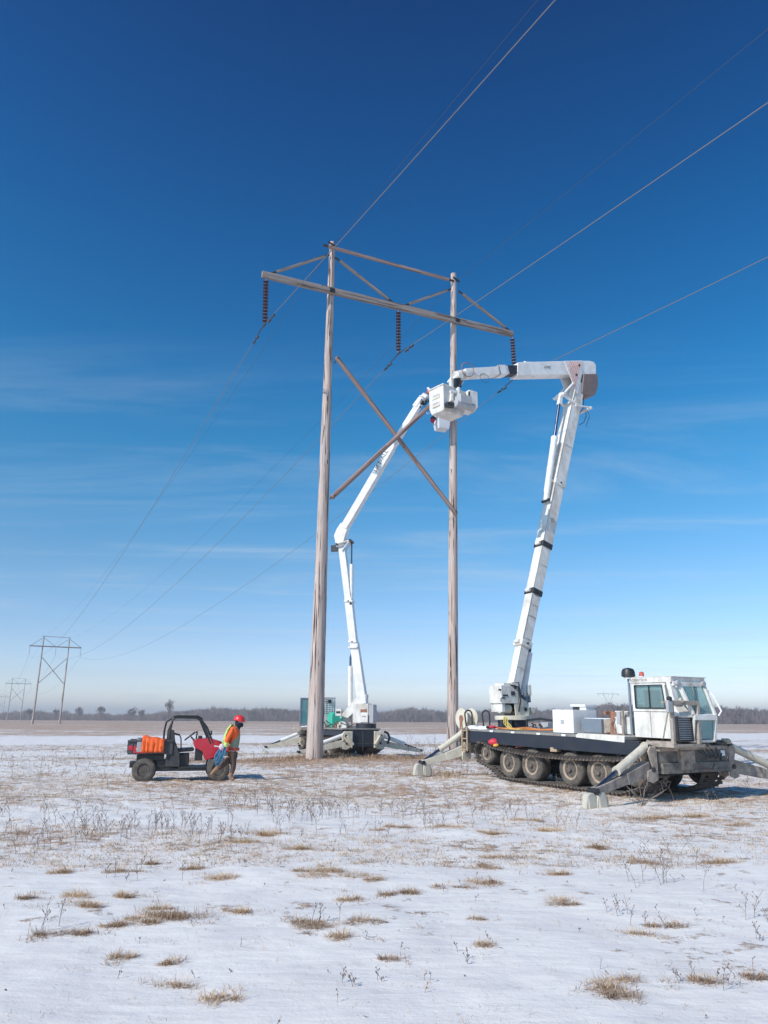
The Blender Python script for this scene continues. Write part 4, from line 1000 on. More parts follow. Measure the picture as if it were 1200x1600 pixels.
m.mat(1); q = bc - nv * .305; obox(m, q + Vector((0, 0, .05)) - dv_ * .17, dv_, .18, .02, .05); obox(m, q + Vector((0, 0, .11)) + dv_ * .11, dv_, .14, .02, .12); obox(m, q + Vector((0, 0, -.02)) - dv_ * .25, dv_, .12, .02, .04)
m.mat(2); m.cyl(bc - dv_ * .25 + Vector((0, 0, -.32)) - nv * .1, bc + dv_ * .12 + Vector((0, 0, -.32)) - nv * .1, .13, n=16)
m.mat(1); obox(m, bc + dv_ * .1 + Vector((0, 0, -.22)), dv_, .5, .3, .12)
m.build('counterweight_box', [WHITE, BLACKS, CREAM], CR, world=True, bevel=.012)
m = MB()
for s_ in (-1, 1):
    o_ = TB + nv * s_ * .26
    pts = [o_ + Vector((0, 0, .36)) + dv_ * a + Vector((0, 0, b)) for a, b in ((-.12, 0), (.36, 0), (.40, .18), (.30, .42), (.12, .50), (-.10, .95), (-.22, .95), (-.16, .4))]
    quadpane(m, pts, .03)
m.mat(1).cyl(TB + Vector((0, 0, 1.16)) - dv_ * .12 - nv * .32, TB + Vector((0, 0, 1.16)) - dv_ * .12 + nv * .32, .05, n=14)
m.cyl(TB + Vector((0, 0, .55)) + dv_ * .25 - nv * .3, TB + Vector((0, 0, .55)) + dv_ * .25 + nv * .3, .06, n=14)
m.mat(2); obox(m, TB + dv_ * .55 + Vector((0, 0, .52)) - nv * .1, dv_, .26, .22, .16); m.cyl(TB + dv_ * .55 + Vector((0, 0, .52)) - nv * .26, TB + dv_ * .55 + Vector((0, 0, .52)) + nv * .1, .09, n=14)
m.mat(3); obox(m, TB + dv_ * .42 + Vector((0, 0, .82)) - nv * .02, dv_, .10, .30, .42)
m.mat(1).tube([TB + Vector((0, 0, .5)) - nv * .2, TB + Vector((0, 0, .8)) + dv_ * .1 - nv * .25, TB + Vector((0, 0, 1.0)) - dv_ * .05 - nv * .2], .03, 6)
m.build('turret_bracket', [CREAM, BLACKS, CREAM, BLUEGREY], CR, world=True, bevel=.006)
m = MB()
for a_, z_, l_, h_ in ((-.50, .30, .14, .05), (-.30, .22, .10, .12), (.00, .26, .12, .10), (.02, .02, .16, .06), (-.46, .02, .10, .10)): obox(m, bc + dv_ * (a_ + .18) - nv * .285 + Vector((0, 0, z_ - .10)), dv_, l_, .02, h_)
m.tube([bc - nv * .30 + dv_ * .05 + Vector((0, 0, .34)), bc - nv * .34 + dv_ * .28 + Vector((0, 0, .30)), bc - nv * .34 + dv_ * .36 + Vector((0, 0, -.1)), bc - nv * .3 + dv_ * .30 + Vector((0, 0, -.4))], .022, 6)
m.tube([bc - nv * .25 + dv_ * .12 + Vector((0, 0, .40)), bc - nv * .3 + dv_ * .34 + Vector((0, 0, .42)), bc - nv * .3 + dv_ * .42 + Vector((0, 0, .0))], .018, 6)
m.build('turret_hose', BLACKS, CR, world=True)
m = MB(); p = TB + dv_ * .52 + Vector((0, 0, 1.0)); obox(m, p, dv_, .06, .38, .5); m.mat(1); obox(m, p - nv * .2 + Vector((0, 0, .1)), dv_, .1, .02, .3); m.build('turret_plate', [BLUEGREY, WHITE], CR, world=True, bevel=.006)
# lower boom sections
A0 = P(799, 1092); E0 = P(896, 627)
ax_ = (E0 - A0).normalized(); per = nv.cross(ax_).normalized()          # in-plane perpendicular
if per.dot(dv_) > 0: per = -per                                        # per points left (towards the lift cylinder side)
def on(py):      # point of the boom axis at image row py
    px = 799 + (1092 - py) / (1092 - 627) * (896 - 799); return P(px, py)
m = MB(); secs = [(1092, 1012, .31, .30), (1012, 925, .35, .35), (925, 852, .37, .36), (852, 760, .40, .40), (760, 632, .43, .43)]
lb = MB()
for i, (ya, yb, w_, h) in enumerate(secs):
    lb.mat(0).beam(on(ya), on(yb), h, w_, up=tuple(nv), )
lb.build('lower_boom', WHITE, CR, world=True, bevel=.02)
for y_, c_, mt in ((1006, .42, 0), (926, .41, 1), (853, .43, 1), (757, .47, 0)):
    m = MB(); p = on(y_); m.mat(mt).beam(p - ax_ * .10, p + ax_ * .08, c_ * .95, c_, up=tuple(nv))
    m.mat(0).cyl(p + per * .22 - nv * .1, p + per * .22 + nv * .1, .06, n=12)
    m.mat(1).cyl(p - nv * .27, p + nv * .27, .03, n=10)
    m.build('boom_collar', [WHITE, BLACKS], CR, world=True, bevel=.008)
# hoses and seam along the lower boom
m = MB()
for k in range(3): m.tube([on(y_) - per * (.235 + .02 * k) - nv * (.05 - .05 * k) + ax_ * 0 for y_ in (1000, 925, 880, 800, 720, 650)], .012, 5)
m.tube([on(650) - per * .25, P(912, 636), P(911, 612)], .014, 5); m.build('hose_bundle', WIRED, CR, world=True)
m = MB()
for ya, yb, w_ in ((1090, 1012, .152), (1010, 928, .177), (924, 856, .182), (850, 762, .202), (755, 636, .217)): m.beam(on(ya) - nv * w_ + per * w_ * .98, on(yb) - nv * w_ + per * w_ * .98, .01, .01)
for y_ in (700, 815, 885, 965, 1045): m.beam(on(y_) - nv * .222 * (1 if y_ < 760 else .9 if y_ < 900 else .8) + per * .17, on(y_) - nv * .222 * (1 if y_ < 760 else .9 if y_ < 900 else .8) - per * .17, .012, .006, up=tuple(nv))
m.build('weld_seam', MUD, CR, world=True)
m = MB(); p = on(815) - nv * .205; m.beam(p - ax_ * .08, p + ax_ * .08, .12, .006, up=tuple(nv)); m.build('worn_decal', pmat('faded_decal', (.45, .36, .28), .7, dirt=(.6, .58, .55), dscale=25, damt=.9), CR, world=True)
# row of bolts
m = MB()
for y_ in (1000, 965, 948, 932):
    for k in (-1, 0, 1): p = on(y_) - nv * .20 + per * (.07 * k); m.cyl(p, p - nv * .02, .014, n=6)
m.build('bolt_row', BLACKS, CR, world=True)
# lower lift cylinder (right of the boom, low) and upper cylinder (left of the boom, high)
a = TB + dv_ * .30 + Vector((0, 0, .55)); b = on(1008) - per * .30
m = MB(); m.mat(0).cyl(a + (b - a) * .22, a + (b - a) * .93, .10, n=18); m.mat(1).cyl(a, a + (b - a) * .25, .055, n=12); m.cyl(b - (b - a) * .08, b, .05, n=12); m.build('lift_cylinder', [WHITEC, CHROME], CR, world=True)
a = P(851, 783) - nv * .05; b = P(874, 619) - nv * .05; d = b - a
m = MB(); m.mat(0).cyl(a, a + d * .57, .105, n=18); m.cyl(a + d * .55, a + d * .59, .115, n=18); m.cyl(a + d * .28, a + d * .30, .112, n=18)
m.mat(1).cyl(a + d * .57, b, .05, n=14); m.mat(2).cyl(a - nv * .16, a + nv * .16, .05, n=12); m.mat(0).cyl(b - nv * .14, b + nv * .14, .09, n=16); m.mat(0).beam(b - d * .09, b, .12, .14, up=tuple(nv)); m.mat(2).beam(a, on(780) + per * .1, .1, .08, up=tuple(nv))
m.build('lift_cylinder', [WHITEC, CHROME, BLACKS], CR, world=True)
m = MB(); pv = P(898, 632)
for s_ in (-1, 1):
    o_ = nv * .22 * s_; m.beam(P(874, 619) + o_ * .8, P(893, 636) + o_, .05, .09, up=tuple(nv)); m.beam(P(876, 617) + o_ * .8, P(889, 602) + o_, .05, .09, up=tuple(nv)); m.beam(P(893, 637) + o_, P(915, 640) + o_, .04, .07, up=tuple(nv))
for q in ((874, 619), (893, 637), (915, 641)): m.cyl(P(*q) - nv * .27, P(*q) + nv * .27, .055, n=14)
m.build('linkage', WHITEC, CR, world=True, bevel=.006)
m = MB(); m.mat(0).beam(P(897, 640), P(902, 600), .34, .36, up=tuple(nv)); m.build('elbow_neck', WHITE, CR, world=True, bevel=.01)
# curved dark cover of the elbow
m = MB(); pr = [(905, 588), (926, 588), (927.5, 600), (926.5, 611), (922, 621), (912, 623), (902, 617), (903, 604)]
pts = [P(*q) for q in pr]; vs = [p - nv * .24 for p in pts] + [p + nv * .24 for p in pts]; k = len(pts)
m.add(vs, [tuple(range(k)), tuple(range(2 * k - 1, k - 1, -1))] + [(i, (i + 1) % k, k + (i + 1) % k, k + i) for i in range(k)]); m.build('elbow_cover', pmat('grey_rubber_cover', (.16, .13, .125), .55, dirt=(.28, .18, .15), dscale=4, damt=.6, bump=.2, bscale=8), CR, world=True, bevel=.03)
# upper boom
UB = (P(921, 580), P(803, 580)); ud = (UB[1] - UB[0]).normalized(); uup = nv.cross(ud).normalized(); uup = uup if uup.z > 0 else -uup
ub = MB(); pr = [(803, 570), (806, 569.5), (875, 567.5), (915, 567), (922, 569), (925, 574), (925, 588), (912, 588), (803, 590)]
pts = [P(*q) for q in pr]; k = len(pts); vs = [p - nv * .20 for p in pts] + [p + nv * .20 for p in pts]
ub.add(vs, [tuple(range(k)), tuple(range(2 * k - 1, k - 1, -1))] + [(i, (i + 1) % k, k + (i + 1) % k, k + i) for i in range(k)])
ub.build('upper_boom', WHITEC, CR, world=True, bevel=.015)
m = MB(); m.mat(1).beam(P(805, 580), P(790, 580.5), .30, .34, up=tuple(nv)); m.mat(0).beam(P(790, 580.5), P(724, 585), .28, .32, up=tuple(nv)); m.beam(P(786, 580.5), P(776, 581), .33, .38, up=tuple(nv)); m.mat(2).beam(P(776, 581), P(774, 581), .335, .385, up=tuple(nv)); m.build('inner_boom', [WHITEC, NAVY, STEEL], CR, world=True, bevel=.012)
m = MB(); pts = [P(*q) for q in ((875.5, 567.5), (903, 567), (902.5, 589), (896, 619), (891, 610))]
quadpane(m, [p - nv * .215 for p in pts], .02)
quadpane(m, [p + nv * .215 for p in pts], .02)
gus = m.build('gusset_plate', WHITEC, CR, world=True)
m = MB()
for i in range(7):
    t0 = i / 7; a = P(880 + 19 * t0, 569.5) ; e = 892.5 + 1.0 * i; f_ = 583 + 4.0 * i
    a2 = P(884.5 + 2.6 * i, 569.5); b2 = P(879.5 + 1.75 * i, 569.5 + 8 + 5.6 * i)
    o_ = -nv * .243; m.beam(a2 + o_, b2 + o_, .016, .004, up=tuple(nv))
m.build('warning_stripes', STRIPE, gus, world=True)
for q in ((897.5, 575), (893, 590)): m = MB(); p = P(*q) - nv * .235; m.cyl(p, p - nv * .03, .04, n=10); m.build('pivot_pin', BLACKS, gus, world=True)
m = MB(); p = P(820, 568.5); m.beam(p, p + Vector((0, 0, .08)), .08, .08); p = P(826, 568); m.beam(p, p + Vector((0, 0, .05)), .05, .16); m.build('hook_bracket', WHITEC, CR, world=True)
XA = (P(860, 578) - P(840, 578)).normalized(); YA = -nv.cross(XA) if (-nv.cross(XA)).z > 0 else nv.cross(XA)
def wmat(c, X, Yv): 
    Z = X.cross(Yv).normalized(); M = Matrix((X, Yv, Z)).transposed().to_4x4(); M.translation = c; return WM(CR).inverted() @ M
text('boom_logo', 'ATEC', .13, INKG, CR, wmat(P(849, 577.5) - nv * .206, XA, YA), .002, .3)
m = MB(); p = P(752, 591)
m.tube([p + dv_ * .15 * math.cos(t_) * 1.2 + Vector((0, 0, .15 * math.sin(t_) - .06)) - nv * .17 for t_ in [R(a_) for a_ in range(0, 361, 30)]], .008, 4)
m.tube([P(915, 641), P(916, 650), P(912, 660), P(905, 664)], .012, 5); m.tube([P(914, 641) - nv * .1, P(918, 652) - nv * .1, P(912, 668) - nv * .1], .010, 5); m.build('hose', WIRED, CR, world=True)
# boom tip + jib head
m = MB(); tip = P(712, 592)
m.mat(0).cyl(P(726, 585), P(712, 588), .16, n=18); m.cyl(tip - nv * .3, tip + nv * .15, .10, n=14); m.mat(1)
m.beam(P(711, 593, -.15), P(714, 607, -.15), .20, .26, up=tuple(nv)); m.tube([P(716, 590, -.2), P(722, 596, -.3), P(716, 606, -.28)], .03, 6)
m.mat(0).beam(P(722, 600, -.1), P(716, 594, -.1), .12, .10, up=tuple(nv)); m.mat(2)
c = P(724, 582) ; m.tube([c - nv * .23 + (dv_ * math.cos(R(a_)) + Vector((0, 0, math.sin(R(a_))))) * .24 for a_ in range(0, 361, 24)], .015, 5)
m.mat(0); m.beam(P(705, 592, -.5), P(705, 628, -.75), .09, .12, up=tuple(nv)); m.beam(P(700, 598, -.2), P(706, 590, -.3), .06, .12, up=tuple(nv)); m.beam(P(716, 606, -.8), P(716, 634, -.85), .07, .10, up=tuple(nv))
m.beam(P(703, 612, -.82), P(718, 612, -.82), .08, .06, up=tuple(nv)); m.mat(1); m.beam(P(697, 632, -.82), P(709, 634, -.82), .12, .18, up=tuple(nv))
m.cyl(P(707, 618, -.5), P(711, 618, -.5), .05, n=8); m.cyl(P(711, 622, -.5), P(713, 628, -.5), .06, n=8)
m.build('boom_tip', [WHITE, BLACKS, RUST], CR, world=True, bevel=.006)
# basket: open topped two-man tub, seen from below
def tub(parent, c, ex_, ey_, lx, ly, h, mat, name='basket', taper=.86, th=.035, steps=True):
    """c centre of the floor; ex_,ey_ horizontal axes"""
    m = MB(); z = Vector((0, 0, 1))
    def ring(s_, zz): return [c + ex_ * (a * lx / 2 * s_) + ey_ * (b * ly / 2 * s_) + z * zz for a, b in ((-1, -1), (1, -1), (1, 1), (-1, 1))]
    o0 = ring(taper, 0); o1 = ring(.99, h * .22); o2 = ring(1, h); o3 = ring(1.05, h - .02); o4 = ring(1.05, h + .03); i2 = ring(1 - 2 * th / ly, h + .03); i0 = ring(taper - 2 * th / ly, .05)
    vs = o0 + o1 + o2 + o3 + o4 + i2 + i0; fs = [(3, 2, 1, 0)]
    for j in range(6):
        for k in range(4): fs.append((4 * j + k, 4 * j + (k + 1) % 4, 4 * j + 4 + (k + 1) % 4, 4 * j + 4 + k))
    fs.append((24, 25, 26, 27)); m.add(vs, fs)
    o = m.build(name, mat, parent, world=True, bevel=.015, smooth=30)
    return o
dB = Vector((math.cos(R(40)), math.sin(R(40)), 0)); nB = Vector((-dB.y, dB.x, 0))
# image: left face 673..697, right face 697..727, bottom 652
bc = P(699, 651, -.35)
cornerN = bc
ba = tub(CR, bc + Vector((0, 0, .02)), dB, nB, .92, .62, .80, WHITE)
m = MB()
for zz in (.26, .52):
    c = bc + Vector((0, 0, zz)) - dB * .462
    m.mat(0).beam(c - nB * .16, c + nB * .16, .03, .14); m.mat(1).beam(c - nB * .13 + Vector((0, 0, .03)), c + nB * .13 + Vector((0, 0, .03)), .034, .07)
m.build('foot_steps', [CREAM, GREYP], ba, world=True, bevel=.006)
m = MB(); c = P(724, 626, -.95); m.mat(0); obox(m, c, dv_, .42, .30, .26); m.cyl(c - dv_ * .3 + Vector((0, 0, -.15)), c + dv_ * .38 + Vector((0, 0, -.15)), .12, n=14); m.mat(1).beam(c + dv_ * .22 + Vector((0, 0, .05)), c + dv_ * .22 + Vector((0, 0, .35)), .05, .06); m.build('jib_winch', [GREYP, BLACKS], CR, world=True, bevel=.015)
m = MB()
c = P(734, 629, -.55)
quadpane(m, [c + dv_ * a + Vector((0, 0, b)) - nv * .18 for a, b in ((-.15, .33), (.18, .33), (.18, -.18), (.05, -.36), (-.25, -.36), (-.2, -.1))], .36); m.build('tool_tray', WHITE, CR, world=True, bevel=.02)

# ropes and loose things on the right machine ---------------------------------
def loc2w(x, y, z): return WM(CR) @ Vector((x, y, z))
def rope(name, label, cat, mat, pts, n, jit, r, seed, group=None):
    g = random.Random(seed); m = MB(); base = [loc2w(*p) for p in pts]; o = thing(name, label, cat, tuple(base[0]), group=group)
    for k in range(n):
        q = [p + Vector((g.gauss(0, jit), g.gauss(0, jit), abs(g.gauss(0, jit * .5)))) for p in base]; sm = []
        for i in range(len(q) - 1):
            p0, p1, p2, p3 = q[max(i - 1, 0)], q[i], q[i + 1], q[min(i + 2, len(q) - 1)]
            for t in (0, .25, .5, .75): sm.append(.5 * ((2 * p1) + (p2 - p0) * t + (2 * p0 - 5 * p1 + 4 * p2 - p3) * t * t + (3 * p1 - p0 - 3 * p2 + p3) * t ** 3))
        sm.append(q[-1]); m.tube(sm, r, 5)
    m.build('strand', mat, o, world=True)
rope('rope', 'tangled yellow rope hanging from under the white turret down to the machine deck', 'rope', YEL, [(-2.45, -.55, 1.56), (-2.15, -.75, 1.50), (-1.9, -.9, 1.35), (-1.6, -1.0, 1.26), (-1.2, -1.0, 1.26)], 9, .035, .010, 3)
rope('hose', 'orange and tan hoses lying along the deck edge between the turret and the white box', 'hose', ORROPE, [(-2.1, -1.05, 1.26), (-1.6, -1.0, 1.26), (-1.0, -.98, 1.27), (-.5, -.95, 1.28), (0.02, -.95, 1.30)], 9, .035, .013, 4)
m = MB(); c = loc2w(-2.35, -1.08, 1.26); o = thing('work_glove', 'red glove lying on the deck edge below the turret', 'glove', tuple(c)); m.sphere(c + Vector((0, 0, .04)), .09, 10, 6, (1.3, .7, .5)); m.sphere(c + Vector((.12, 0, .03)), .04, 8, 5, (1.6, .8, .6)); m.mat(1).sphere(c + Vector((-.12, 0, .04)), .05, 8, 5, (1.2, 1, .7)); m.build('glove_body', [REDB, BLACK], o, world=True)
# on the track
def settle(x, y): return loc2w(x, y, .80)
m = MB(); c = settle(-2.02, -1.22); o = thing('tool_bag', 'small red bag with two yellow gloves on it, lying on the upper track run', 'bag', tuple(c))
m.sphere(c + Vector((0, 0, .12)), .17, 14, 8, (1.25, .7, .62)); m.sphere(c + Vector((.1, -.02, .17)), .09, 10, 6, (1.2, .7, .5)); m.build('bag_body', REDB, o, world=True)
for dx in (-.02, .25): q = MB(); cc = c + Vector((dx, -.13, .035)); q.sphere(cc, .06, 8, 6, (1.3, 1, .75)); q.sphere(cc + Vector((.06, 0, .03)), .03, 6, 5, (1.5, .8, .8)); q.build('glove', pmat('yellow_leather', (.75, .42, .06), .7), o, world=True)
m = MB(); c = settle(-.95, -1.18); u_ = WM(CR).to_3x3() @ Vector((1, 0, 0)); o = thing('load_binder', 'rusty red ratchet load binder resting on the upper track run', 'tool', tuple(c))
m.mat(0).beam(c - u_ * .25 + Vector((0, 0, .06)), c + u_ * .28 + Vector((0, 0, .12)), .10, .08); m.beam(c + Vector((0, 0, .14)), c + u_ * .35 + Vector((0, 0, .22)), .05, .04); m.mat(1).tube([c + u_ * .3 + Vector((0, 0, .22)), c + u_ * .32 + Vector((0, 0, .02)), c + u_ * .1 + Vector((0, 0, .02))], .015, 5); m.tube([c - u_ * .45 + Vector((0, 0, .03)), c - u_ * .1 + Vector((0, 0, .22)), c + u_ * .15 + Vector((0, 0, .24))], .012, 5); m.build('binder_body', [pmat('faded_red', (.36, .06, .05), .7, dirt=(.15, .08, .07), dscale=12, damt=.6), BLACKS], o, world=True)
m = MB(); c = settle(.28, -1.2); M_ = Matrix.Translation(c + Vector((0, 0, .05))) @ Matrix.Rotation(R(-58), 4, 'Z'); m.box(-.11, .11, -.07, .07, -.05, .05, M_); m.mat(1).box(-.112, .112, -.02, .02, .05, .054, M_); tag(m.build('wood_block', [WOODP, RUST], None, bevel=.006), 'small tan wooden block lying on the upper track run near mid machine', 'block')
# snow lying on the rear deck
m = MB(); g = random.Random(9)
for k in range(46):
    x, y = g.uniform(-3.45, -2.5), g.uniform(-1.15, -.55 if k % 2 else 1.0); r = g.uniform(.05, .14)
    if math.hypot(x + 2.75, y) < .6: continue
    m.sphere(tuple(loc2w(x, y, 1.25)), r, 9, 6, (1.3, 1.2, .55))
tag(m.build('snow_on_deck', SNOWM, None, smooth=80), kind='stuff')

# ---- left-hand machine -------------------------------------------------------
CLM = thing('tracked_bucket_lift', 'farther white tracked bucket lift, seen from its rear behind the left pole', 'tracked lift',
            (-2.02, 36.1, 0), (0, 0, math.atan2(.925, -.38)), 'tracked bucket lifts beside the pole structure')
# local +x points away from the camera
def chassis2(t):
    m = MB()
    for s in (-1, 1): m.box(-2.8, 2.9, s * .80 - .05, s * .80 + .05, .90, 1.17)
    m.box(-2.8, 2.9, -.5, .5, .45, 1.15); m.build('frame', NAVY, t, bevel=.01)
    d = MB(); d.box(-2.95, 3.1, -.86, .92, 1.172, 1.235); d.build('deck', MATS['grimy_deck'], t, bevel=.008)
    for s in (-1, 1):
        track(t, s * 1.12 if s < 0 else .38, -.38 if s < 0 else 1.12)
        for x in (-1.52, -.62, .76, 1.68): road_wheel(t, x, .405, s * .95, .355, s)
        road_wheel(t, -2.45, .60, s * .95, .29, s); road_wheel(t, 2.72, .52, s * .95, .33, s)
    m = MB(); m.box(-3.02, -2.86, -.60, .60, .48, 1.15); m.mat(1).box(-3.03, -3.02, -.58, .58, .60, .615); m.box(-3.028, -3.02, -.02, .0, .3, 1.15); m.build('rear_panel', [NAVY, TRACKM], t, bevel=.01)
chassis2(CLM)
for s, fy in ((1, 2.85), (-1, -2.75)):
    outrigger(CLM, -3.0, s * .78, s, (-3.05, fy, -.02), zt=.98, zb=.62, pads=1, paint=WHITEC, mud=CREAM)
    outrigger(CLM, 3.0, s * .95, s, (3.05, s * 2.75, -.02), zt=.98, zb=.62, pads=1, paint=WHITEC, mud=CREAM)
    m = MB(); m.prism([(s * .50, 1.12), (s * .86, 1.12), (s * .98, .95), (s * .95, .72), (s * .82, .80), (s * .70, .50), (s * .50, .42)], -3.14, -3.06, 'x'); m.mat(1).cyl((-3.2, s * .80, .92), (-3.05, s * .80, .92), .06, n=12)
    m.mat(0).beam((-3.2, s * .78, .92), (-3.2, s * .50, .56), .10, .16, up=(1, 0, 0)); m.build('leg_bracket', [CREAM, BLACKS], CLM, bevel=.01)
m = MB(); m.tube([(-3.15, -.95, 1.1), (-3.2, -1.12, 1.02), (-3.2, -1.18, .85), (-3.15, -1.12, .6)], .05, 8); m.build('hose', BLACKS, CLM)
# cab at the far left
m = MB(); cx0, cx1, cy0, cy1 = 2.0, 3.3, -.12, 1.75
m.box(cx0, cx1, cy0, 1.06, 1.24, 1.80); m.box(cx0, cx1, cy0, 1.06, 2.55, 2.64); m.box(cx0 - .02, cx1 + .02, cy0 - .02, 1.08, 2.64, 2.66)
for x in (cx0 + .04, cx1 - .04):
    for y in (cy0 + .04, 1.02): m.beam((x, y, 1.79), (x, y, 2.56), .08, .08)
m.mat(0).box(cx0 - .004, cx0 + .03, cy0, 1.06, 1.79, 1.88)
c2 = m.build('cab', pmat('pale_grey_paint', (.62, .64, .64), .45, dirt=(.35, .3, .26), dscale=3, damt=.4), CLM, bevel=.012)
m = MB(); m.box(cx0 + .01, cx0 + .018, cy0 + .08, .98, 1.88, 2.55); m.build('rear_window', GLASS, c2)
m = MB()
for k in range(8): m.box(cx0 - .02, cx0 - .008, cy0 + .08 + .14 * k, cy0 + .11 + .14 * k, 1.88, 2.55)
for k in range(7): m.box(cx0 - .035, cx0 - .02, cy0 + .08, .98, 1.93 + .09 * k, 1.955 + .09 * k)
m.build('window_mesh', WHITEC, c2)
m = MB(); m.box(cx0, cx1, 1.055, 1.06, 1.88, 2.55); m.build('side_window', GLASS, c2)
# open door swung out to the left
m = MB(); dx = cx0 + .05
m.box(dx - .03, dx + .03, 1.10, 1.17, 1.30, 2.62); m.box(dx - .03, dx + .03, 1.62, 1.69, 1.30, 2.62); m.box(dx - .03, dx + .03, 1.17, 1.62, 2.55, 2.62); m.box(dx - .03, dx + .03, 1.17, 1.62, 1.30, 1.42)
dr = m.build('door', BLUEGREY, c2, bevel=.008)
m = MB(); m.box(dx - .008, dx + .008, 1.17, 1.62, 1.42, 2.55); m.build('pane', GLASSY, dr)
m = MB(); m.box(1.7, 3.2, 1.06, 1.72, 1.10, 1.24); m.mat(1).box(1.75, 2.1, 1.1, 1.6, 1.24, 1.27); m.build('side_platform', [MUD, SNOWM], CLM, bevel=.01)
m = MB(); m.tube([(cx0, .50, 2.45), (cx0 - .05, .30, 2.45)], .02, 5); m.mat(1).box(cx0 - .12, cx0, .14, .28, 2.38, 2.54); m.build('side_mirror', [BLACKS, BLACK], CLM, bevel=.01)
# green engine cover, grey boxes
m = MB(); m.prism([(-.60, 1.24), (-.02, 1.24), (-.02, 1.80), (-.10, 1.92), (-.30, 1.96), (-.60, 1.90)], 1.2, 1.9, 'x'); m.mat(1).cyl((1.19, -.45, 1.7), (1.18, -.45, 1.7), .06, n=10); m.build('engine_cover', [GREEN, LABELW], CLM, bevel=.04)
m = MB(); m.box(-.8, -.2, -.1, .35, 1.24, 1.45); m.build('winch_drum', RUST, CLM, bevel=.02)
g = random.Random(3); m = MB()
for k in range(16):
    a0 = Vector((g.uniform(-2.2, -.5), g.uniform(.1, .95), 1.25)); m.tube([a0, a0 + Vector((g.uniform(-.2, .2), g.uniform(-.25, .25), g.uniform(.1, .3))), a0 + Vector((g.uniform(-.3, .3), g.uniform(-.35, .35), .03))], .02, 5)
m.build('hose', pmat('muddy_hose', (.10, .085, .07), .8), CLM)
# rear right rack and lamp
m = MB(); m.box(.2, .9, -1.08, -.6, 1.24, 1.30); m.box(-1.2, -1.12, -1.05, -.97, 1.24, 2.0); m.box(-1.2, -1.12, -.70, -.62, 1.24, 1.9); m.box(-1.3, -.2, -1.1, -.45, 2.02, 2.07); m.mat(1).cyl((-1.16, -1.0, 1.78), (-1.16, -1.0, 1.92), .08, n=10); m.build('tool_rack', [BLUEGREY, BLACK], CLM, bevel=.006)
for o_ in CLM.children:
    if o_.name.split('.')[0] in ('cab', 'side_platform') or o_.name == 'side_mirror.001': o_.location.y -= .32
TB2 = WM(CLM) @ Vector((-2.0, 0, 1.235)); d2_ = Vector((.975, -.22, 0)).normalized(); n2_ = Vector((-d2_.y, d2_.x, 0))
TB2 = inplane(572, 1138, TB2, d2_); TB2.z = 1.235
def Q(px, py, off=0.): return inplane(px, py, TB2 + n2_ * off, d2_)
m = MB(); m.cyl(TB2, TB2 + Vector((0, 0, .20)), .45, n=24); m.build('turntable', NAVY, CLM, world=True)
m = MB(); obox(m, TB2 + Vector((0, 0, .64)) - d2_ * .18, d2_, .70, .7, .82); m.mat(2); obox(m, TB2 + Vector((0, 0, .62)) + d2_ * .29, d2_, .22, .66, .78)
m.mat(1); obox(m, TB2 + Vector((0, 0, .74)) - d2_ * .03 - n2_ * .354, d2_, .30, .012, .13); m.mat(0); obox(m, TB2 + Vector((0, 0, .42)) - n2_ * .36, d2_, .34, .10, .34); m.mat(2); obox(m, TB2 + Vector((0, 0, .50)) - n2_ * .415, d2_, .2, .012, .05)
m.mat(0); obox(m, Q(530, 1113, -.1), d2_, .26, .3, .30); m.mat(3); obox(m, Q(530, 1113, -.1) - n2_ * .155, d2_, .20, .01, .10); m.mat(0)
quadpane(m, [Q(*q) - n2_ * .22 for q in ((534, 1118), (558, 1091), (562, 1097), (556, 1112), (545, 1122))], .44); m.cyl(Q(536, 1135) - n2_ * .2, Q(536, 1135) + n2_ * .3, .22, n=14)
m.build('turret', [WHITE, RUST, GREYP, BLACKS], CLM, world=True, bevel=.012)
m = MB(); m.beam(Q(563, 1112), Q(566, 1104), .30, .36, up=tuple(n2_)); m.mat(1).beam(Q(567, 1100), Q(568, 1085), .36, .40, up=tuple(n2_)); m.build('boom_foot', [NAVY, WHITE], CLM, world=True)
m = MB()
m.beam(Q(567, 1100), Q(554, 1005), .42, .46, up=tuple(n2_), w2=.36, h2=.36); m.beam(Q(553, 1007), Q(545, 935), .34, .38, up=tuple(n2_), w2=.34, h2=.38); m.beam(Q(545, 938), Q(535, 858), .30, .38, up=tuple(n2_), w2=.30, h2=.34)
m.build('lower_boom', WHITEC, CLM, world=True, bevel=.015)
m = MB()
for q, s_ in (((553, 1012), .5), ((552, 1003), .46), ((546, 940), .46)):
    p = Q(*q); m.mat(0).beam(p - Vector((0, 0, .04)), p + Vector((0, 0, .04)), .40, s_, up=tuple(n2_)); m.mat(1).cyl(p - n2_ * .24, p + n2_ * .24, .035, n=8)
m.build('boom_collar', [WHITEC, BLACKS], CLM, world=True)
m = MB(); a, b = Q(548, 1103) - n2_ * .05, Q(548, 1030) - n2_ * .05; m.cyl(a, a + (b - a) * .85, .11, n=14); m.mat(1).cyl(a + (b - a) * .85, b, .05, n=10); m.beam(b, Q(553, 1012), .1, .1, up=tuple(n2_)); m.build('lift_cylinder', [WHITEC, CHROME], CLM, world=True)
m = MB(); a, b = Q(549.5, 944) - n2_ * .05, Q(550, 848) - n2_ * .05; m.cyl(a, a + (b - a) * .64, .09, n=14); m.mat(1).cyl(a + (b - a) * .64, b, .035, n=10); m.cyl(a - n2_ * .15, a + n2_ * .15, .06, n=10); m.build('lift_cylinder', [WHITEC, BLACKS], CLM, world=True)
